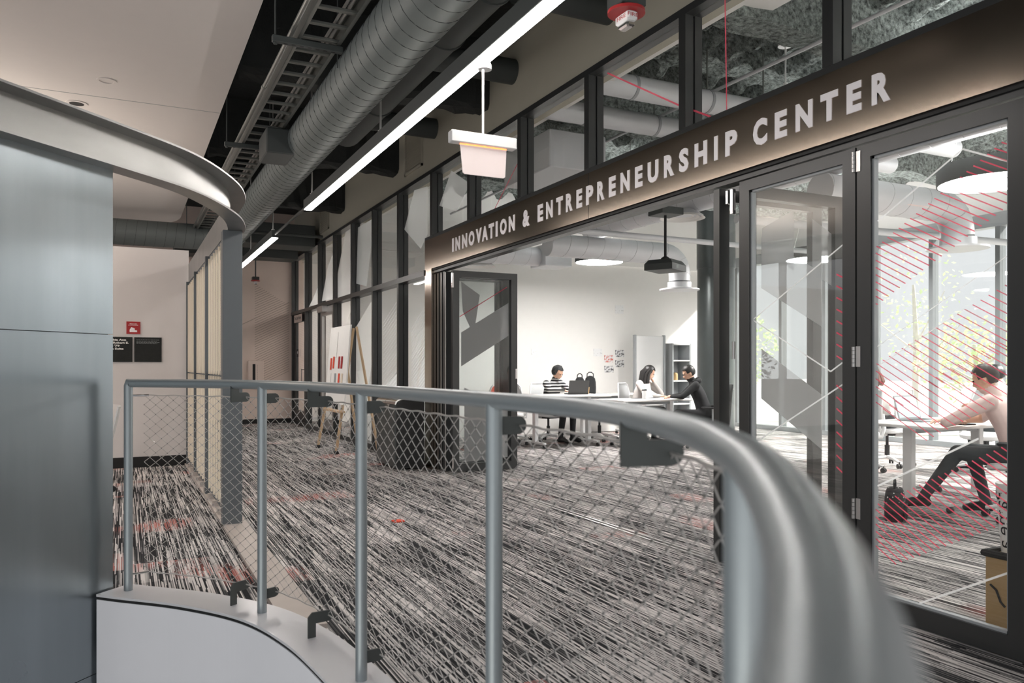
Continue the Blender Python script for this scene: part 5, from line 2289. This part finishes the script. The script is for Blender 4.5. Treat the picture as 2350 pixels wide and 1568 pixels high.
def person(label, loc, rotz, shirt, pants, hair, lean=0.10, head_yaw=0.0, head_pitch=0.45, L=None, R=None, sleeves='long', shoes='plastic_k',
           legs=None, hair_kind='short', headphones=False, vox=0.014, hood=False):
    t = thing('person', label, 'person', (0, 0, 0), 0)
    L = L or [(-0.25, 0.24, 0.79), (-0.10, 0.43, 0.80), (-0.05, 0.50, 0.785)]
    R = R or [(0.25, 0.24, 0.79), (0.10, 0.43, 0.80), (0.05, 0.50, 0.785)]
    legs = legs or [[(-0.12, 0.42, 0.53), (-0.13, 0.40, 0.10), (-0.13, 0.55, 0.045)], [(0.12, 0.42, 0.53), (0.13, 0.36, 0.10), (0.13, 0.51, 0.045)]]
    sh = [Vector((sx * 0.175, lean * 0.95, 0.965)) for sx in (-1, 1)]
    neck0, neck1 = Vector((0, lean + 0.02, 1.00)), Vector((0, lean + 0.055, 1.075))
    hc = Vector((0, lean + 0.085, 1.145))
    b = B()
    loft(b, [(0, 0.0, 0.44, 0.15, 0.12), (0, 0.0, 0.52, 0.175, 0.135), (0, lean * .2, 0.62, 0.160, 0.12), (0, lean * .45, 0.74, 0.155, 0.112), (0, lean * .75, 0.86, 0.172, 0.118), (0, lean * .95, 0.95, 0.16, 0.10), (0, lean + .01, 1.0, 0.09, 0.07)])
    limb(b, [neck0, neck1], [0.062, 0.053])
    arms = []
    for s_, A in ((0, L), (1, R)):
        e_, w_, h_ = map(Vector, A)
        limb(b, [sh[s_], e_, w_], [0.064, 0.044, 0.030])
        d = (h_ - w_).normalized()
        side = d.cross(Vector((0, 0, 1)))
        side = side.normalized() if side.length > 0.1 else Vector((1, 0, 0))
        # flat palm
        for q in (-0.024, -0.008, 0.008, 0.024):
            b.tube([w_ + side * q * .6, w_ + d * 0.05 + side * q, w_ + d * 0.085 + side * q], [0.020, 0.015, 0.012], 8)
        arms.append((sh[s_], e_, w_, h_, d, side))
    lg = []
    for k, (kn, an, to) in enumerate(legs):
        hip = Vector(((-1, 1)[k] * 0.09, 0.02, 0.50))
        kn, an, to = Vector(kn), Vector(an), Vector(to)
        limb(b, [hip, kn, an], [0.092, 0.062, 0.043])
        limb(b, [an + Vector((0, -0.03, -0.045)), (an + to) / 2 + Vector((0, 0, -0.012)), to], [0.038, 0.042, 0.034])
        lg.append((hip, kn, an, to))
    # head: skull, jaw, nose, ears
    hb = B()
    hb.sphere((0, -0.008, 0.022), 1, 18, 14, (0.074, 0.092, 0.094))
    hb.sphere((0, 0.030, -0.045), 1, 16, 12, (0.054, 0.058, 0.066))
    hb.sphere((0, 0.055, -0.085), 1, 12, 8, (0.030, 0.026, 0.024))
    hb.tube([(0, 0.078, 0.012), (0, 0.100, -0.024), (0, 0.085, -0.034)], [0.010, 0.016, 0.014], 8)
    for sx in (-1, 1):
        hb.sphere((sx * 0.076, -0.005, -0.012), 1, 10, 8, (0.014, 0.020, 0.032))
        hb.sphere((sx * 0.032, 0.072, 0.032), 1, 8, 6, (0.026, 0.014, 0.010))
    Rm = Matrix.Rotation(head_yaw, 3, 'Z') @ Matrix.Rotation(-head_pitch, 3, 'X')
    H = lambda p: hc + Rm @ Vector(p)
    b.add([H(p) for p in hb.v], hb.f)
    me = bpy.data.meshes.new('tmp')
    me.from_pydata([tuple(p) for p in b.v], [], b.f)
    bm_ = bmesh.new()
    bm_.from_mesh(me)
    bmesh.ops.recalc_face_normals(bm_, faces=bm_.faces)
    bm_.to_mesh(me)
    bm_.free()
    o = bpy.data.objects.new('tmp', me)
    COL.objects.link(o)
    r = o.modifiers.new('r', 'REMESH')
    r.mode = 'VOXEL'
    r.voxel_size = vox
    sm = o.modifiers.new('s', 'SMOOTH')
    sm.factor = 0.5
    sm.iterations = 3
    bpy.context.view_layer.update()
    ev = bpy.data.meshes.new_from_object(o.evaluated_get(bpy.context.evaluated_depsgraph_get()))
    bpy.data.objects.remove(o)
    bpy.data.meshes.remove(me)
    V = [v.co.copy() for v in ev.vertices]
    F = [tuple(p.vertices) for p in ev.polygons]
    bpy.data.meshes.remove(ev)
    # which cloth or skin covers each face
    segs = [(Vector((0, 0, 0.60)), Vector((0, lean, 0.97)), 0.13, 0), (Vector((0, 0, 0.44)), Vector((0, 0, 0.58)), 0.14, 1),
            (neck0 + Vector((0, .01, .02)), hc, 0.055, 2), (hc, hc + Vector((0, 0.01, 0.05)), 0.09, 2)]
    for a_, e_, w_, h_, d, side in arms:
        segs.append((a_, a_.lerp(e_, 0.8 if sleeves == 'short' else 1), 0.055, 0))
        segs.append((a_.lerp(e_, 0.85) if sleeves == 'short' else e_, w_, 0.037, 2 if sleeves == 'short' else 0))
        segs.append((w_ + d * 0.015, h_, 0.03, 2))
    for hip, kn, an, to in lg:
        segs += [(hip, kn, 0.08, 1), (kn, an + Vector((0, 0, .03)), 0.05, 1), (an + Vector((0, 0, -.03)), to, 0.04, 3)]
    ob = B()
    ob.v = [tuple(p) for p in V]
    ob.f = F
    for f in F:
        c = sum((V[i] for i in f), Vector()) / len(f)
        ob.m.append(min(segs, key=lambda s: seg_d(c, s[0], s[1])[0] - s[2])[3])
    ob.mi = 2
    for a_, e_, w_, h_, d, side in arms:
        dn = d.cross(side)
        if dn.z > 0: dn = -dn
        p0 = w_ + d * 0.075
        for q, ln in ((-0.027, 0.060), (-0.009, 0.074), (0.009, 0.070), (0.026, 0.054)):
            k0 = p0 + side * q
            ob.tube([k0 - d * 0.02, k0 + d * ln * .4 - dn * 0.004, k0 + d * ln * .75 + dn * 0.006, k0 + d * ln + dn * 0.018], [0.0095, 0.009, 0.0082, 0.006], 7)
        tsg = 1 if a_.x < 0 else -1
        k0 = w_ + d * 0.03 + side * 0.026 * tsg
        ob.tube([k0 - d * 0.01, k0 + d * 0.03 + side * 0.018 * tsg, k0 + d * 0.058 + side * 0.020 * tsg + dn * 0.008], [0.013, 0.0105, 0.007], 7)
    obj('body', ob, [shirt, pants, 'skin', shoes], t, True)
    # face
    for sx in (-1, 1):
        e_ = B()
        e_.sphere((0, 0, 0), 0.008, 8, 6)
        e_.v = [tuple(H(Vector(p) + Vector((sx * 0.031, 0.083, 0.012)))) for p in e_.v]
        obj('eye', e_, 'hair_k', t, True)
    e_ = B()
    e_.sphere((0, 0, 0), 1, 10, 6, (0.020, 0.006, 0.005))
    e_.v = [tuple(H(Vector(p) + Vector((0, 0.086, -0.058)))) for p in e_.v]
    M.setdefault('lips', mat('lips', srgb(180, 110, 100), 0.5))
    obj('mouth', e_, 'lips', t, True)
    # hair
    hb = B()
    n, m_ = 30, 22
    pts = {}
    rng = random.Random(len(label))
    for i in range(m_ + 1):
        th = PI * i / m_
        for k in range(n):
            a = 2 * PI * k / n
            x, y, z = math.sin(th) * math.cos(a), math.sin(th) * math.sin(a), math.cos(th)
            g = 1.0 + 0.02 * math.sin(9 * a + 5 * th) + rng.uniform(-0.012, 0.012)
            pts[i, k] = Vector((x * 0.085 * g, -0.010 + y * 0.104 * g, 0.022 + z * 0.106 * g))
    keep = lambda p: (p.y < 0.035 and p.z > -0.055 + max(0, p.y) * 1.6 and not (p.y > -0.03 and p.z < 0.0)) or p.z > 0.075 - 0.0 * p.y
    idx = {}
    vs, fs = [], []
    for i in range(m_):
        for k in range(n):
            q = [(i, k), (i + 1, k), (i + 1, (k + 1) % n), (i, (k + 1) % n)]
            c = sum((pts[a] for a in q), Vector()) / 4
            if keep(c):
                f = []
                for a in q:
                    if a not in idx:
                        idx[a] = len(vs)
                        vs.append(pts[a])
                    f.append(idx[a])
                fs.append(tuple(f))
    inner = [p * 0.9 for p in vs]
    nv = len(vs)
    edges = {}
    for f in fs:
        for a, c in zip(f, f[1:] + f[:1]): edges[a, c] = edges.get((a, c), 0) + 1
    fs2 = fs + [tuple(nv + i for i in reversed(f)) for f in fs]
    for (a, c) in edges:
        if (c, a) not in edges: fs2.append((c, a, nv + a, nv + c))
    hb.add([H(p) for p in vs + inner], fs2)
    if hair_kind == 'beanie':
        obj('beanie', hb, 'cloth_k', t, True)
    else:
        obj('hair', hb, hair, t, True)
    if hair_kind in ('long', 'bob'):
        lb_ = B()
        ln = 0.40 if hair_kind == 'long' else 0.14
        for sx in range(-4, 5):
            a = sx / 4 * 1.75 - PI / 2
            x, y = 0.082 * math.cos(a), 0.095 * math.sin(a) - 0.01
            top = H((x * .8, y * .8, 0.06))
            mid = H((x * 1.05, y * 1.05, -0.05))
            end = mid + Vector((x * 0.25, -0.02 if hair_kind == 'long' else 0, -ln))
            lb_.tube([top, mid, (mid + end) / 2 + Vector((x * .25, y * .25, 0)), end], [0.016, 0.026, 0.026, 0.010], 8)
        obj('hair_length', lb_, hair, t, True)
    if headphones:
        hp = B()
        hp.tube([H((0.088 * math.cos(a), -0.005, 0.015 + 0.112 * math.sin(a))) for a in [PI * k / 12 for k in range(13)]], 0.009, 8)
        o2 = obj('headband', hp, 'plastic_k', t, True)
        for sx in (-1, 1):
            hp = B()
            hp.tube([H((sx * 0.070, -0.005, -0.008)), H((sx * 0.100, -0.005, -0.008))], [0.034, 0.030], 14)
            obj('ear_cup', hp, 'plastic_k', o2, True)
    if hood:
        hb = B()
        for sg_ in (1,):
            pts_ = []
            for k in range(9):
                a = PI * k / 8
                pts_.append((0.088 * math.cos(a), lean + 0.03 - 0.085 * math.sin(a), 1.015 + 0.02 * math.sin(a)))
            hb.tube(pts_, [0.022, 0.032, 0.042, 0.05, 0.054, 0.05, 0.042, 0.032, 0.022], 10)
        obj('hood', hb, shirt, t, True)
    t.location = loc
    t.rotation_euler = (0, 0, rotz)
    return t


person('person in a black and white striped top with beanie and headphones at a laptop', (6.32, 11.40, 0), PI + 0.35, 'stripe', 'cloth_k', 'hair_k', 0.10, 0.15, 0.55,
       L=[(-0.25, 0.22, 0.86), (-0.09, 0.40, 0.86), (-0.04, 0.48, 0.84)], R=[(0.25, 0.22, 0.86), (0.09, 0.40, 0.86), (0.04, 0.48, 0.84)], hair_kind='beanie', headphones=True)
person('person with long black hair and pale grey knit resting a hand on the cheek', (7.62, 10.76, 0), PI + 0.55, 'cloth_s', 'cloth_k', 'hair_k', 0.14, 0.55, 0.55,
       L=[(-0.22, 0.36, 0.79), (-0.13, 0.26, 0.98), (-0.10, 0.22, 1.06)], R=[(0.24, 0.28, 0.79), (0.14, 0.46, 0.775), (0.11, 0.54, 0.765)], hair_kind='long')
person('person in a black hooded jacket with short black hair leaning on the shared table', (7.90, 9.35, 0), 0.95, 'cloth_k', 'cloth_k', 'hair_k', 0.17, 0.1, 0.5,
       L=[(-0.27, 0.36, 0.80), (-0.06, 0.50, 0.79), (0.01, 0.54, 0.78)], R=[(0.26, 0.34, 0.80), (0.10, 0.52, 0.79), (0.04, 0.57, 0.78)], hood=True)
person('person in a pale pink tee with earbuds leaning on the big white table', (6.49, 3.84, 0), 0.25, 'cloth_p', 'cloth_g', 'hair_b', 0.19, 0.12, 0.42,
       L=[(-0.35, 0.45, 0.79), (-0.09, 0.46, 0.785), (-0.01, 0.46, 0.78)], R=[(0.30, 0.40, 0.80), (0.10, 0.62, 0.78), (0.03, 0.66, 0.775)], sleeves='short',
       legs=[[(-0.13, 0.44, 0.53), (-0.16, 0.70, 0.13), (-0.18, 0.88, 0.05)], [(0.12, 0.42, 0.53), (0.10, 0.30, 0.11), (0.09, 0.45, 0.045)]], vox=0.011)
person('person with auburn hair in grey at the left edge of the red-hatched pane', (8.6, 6.78, 0), 0.2, 'cloth_s', 'cloth_g', 'hair_r', 0.10, 0.0, 0.3, hair_kind='bob')
person('person in white with dark hair at the right edge of the red-hatched pane', (9.35, 5.62, 0), 0.3, 'cloth_w', 'cloth_g', 'hair_k', 0.12, 0.2, 0.4)
person('person in white with blond hair mostly hidden by the steel wall', (-0.37, 8.94, 0), 1.75, 'cloth_w', 'cloth_g', 'hair_y', 0.02, 0.0, 0.1, hair_kind='bob')

# coat hung over the black jacket wearer's chair back
t = thing('coat', 'black coat draped over the grey chair back of the black jacket wearer', 'coat', (0, 0, 0))
b = B()
vs, fs = [], []
for i in range(12):
    s_ = i / 11
    for j in range(11):
        x = -0.21 + 0.042 * j
        z = 0.98 - 0.70 * s_
        y = -0.285 - 0.07 * (1 - s_) * 1.0 - 0.02 * math.sin(j * 1.9 + s_ * 2) * (0.3 + s_) + 0.02 * s_
        vs.append((x * (0.78 + 0.22 * s_), y, z))
n = len(vs)
vs += [(x, y + 0.018, z) for x, y, z in vs]
for i in range(11):
    for j in range(10):
        a = i * 11 + j
        fs += [(a, a + 1, a + 12, a + 11), (n + a, n + a + 11, n + a + 12, n + a + 1)]
for j in range(10): fs += [(j, n + j, n + j + 1, j + 1), (121 + j, 122 + j, n + 122 + j, n + 121 + j)]
for i in range(11): fs += [(i * 11, i * 11 + 11, n + i * 11 + 11, n + i * 11), (i * 11 + 10, n + i * 11 + 10, n + i * 11 + 21, i * 11 + 21)]
b.add(vs, fs)
obj('fabric', b, 'cloth_k', t, True)
b = B()
b.cbox(-0.06, 0.06, -0.375, -0.367, 0.90, 0.91, 0.001)
obj('white_print', b, 'paper', t)
t.location = (7.92, 9.33, 0)
t.rotation_euler = (0, 0, 0.95)

# ------------------------------------------------------------ trees beyond the windows


def tree(label, x, y, h, r, nl, seed, name='tree'):
    t = thing(name, label, 'tree', (x, y, 0), 0, 'trees outside the windows')
    rg = random.Random(seed)
    b = B()
    b.tube([(x, y, -0.02), (x + 0.05, y, h * .4), (x, y + .05, h * .75)], [0.09, 0.07, 0.03], 10)
    obj('trunk', b, 'bark', t, True)
    b = B()
    for k in range(5):
        a = rg.uniform(0, 2 * PI)
        z0_ = h * rg.uniform(.25, .6)
        b.tube([(x, y, z0_), (x + r * .8 * math.cos(a), y + r * .8 * math.sin(a), z0_ + h * rg.uniform(.12, .35))], [0.025, 0.008], 6)
    obj('branches', b, 'bark', t, True, kind='stuff')
    b = B()
    for k in range(nl):
        u = Vector((rg.gauss(0, 1), rg.gauss(0, 1), rg.gauss(0, 1))).normalized() * rg.random() ** 0.4
        c = Vector((x + u.x * r, y + u.y * r, h * .62 + u.z * h * .38))
        d = Vector((rg.uniform(-1, 1), rg.uniform(-1, 1), rg.uniform(-1, .3))).normalized()
        e = d.cross(Vector((rg.uniform(-1, 1), rg.uniform(-1, 1), 1))).normalized()
        s_ = rg.uniform(0.035, 0.075)
        b.add([c - d * s_, c + e * s_ * .55, c + d * s_, c - e * s_ * .55], [(0, 1, 2, 3)])
    obj('foliage', b, 'leafy', t, kind='stuff')


m_, t_, b_, o_ = nt('leaf_translucent')
b_.inputs['Base Color'].default_value = srgb(206, 222, 184)
b_.inputs['Roughness'].default_value = 0.6
tl_ = t_.nodes.new('ShaderNodeBsdfTranslucent')
tl_.inputs[0].default_value = srgb(196, 216, 150)
mx_ = t_.nodes.new('ShaderNodeMixShader')
mx_.inputs[0].default_value = 0.45
t_.links.new(b_.outputs[0], mx_.inputs[1])
t_.links.new(tl_.outputs[0], mx_.inputs[2])
t_.links.new(mx_.outputs[0], o_.inputs['Surface'])
M['leafy'] = m_
tree('leafy pale green shrub tree seen behind the pink shirt wearer', 14.0, 9.1, 2.2, 1.1, 800, 4)
tree('taller thin tree left of the pale shrub tree beyond the windows', 16.5, 12.2, 4.2, 1.2, 350, 9)
tree('green tree showing through the slit between the folded leaves', 13.2, 14.5, 2.6, 1.0, 1200, 12)
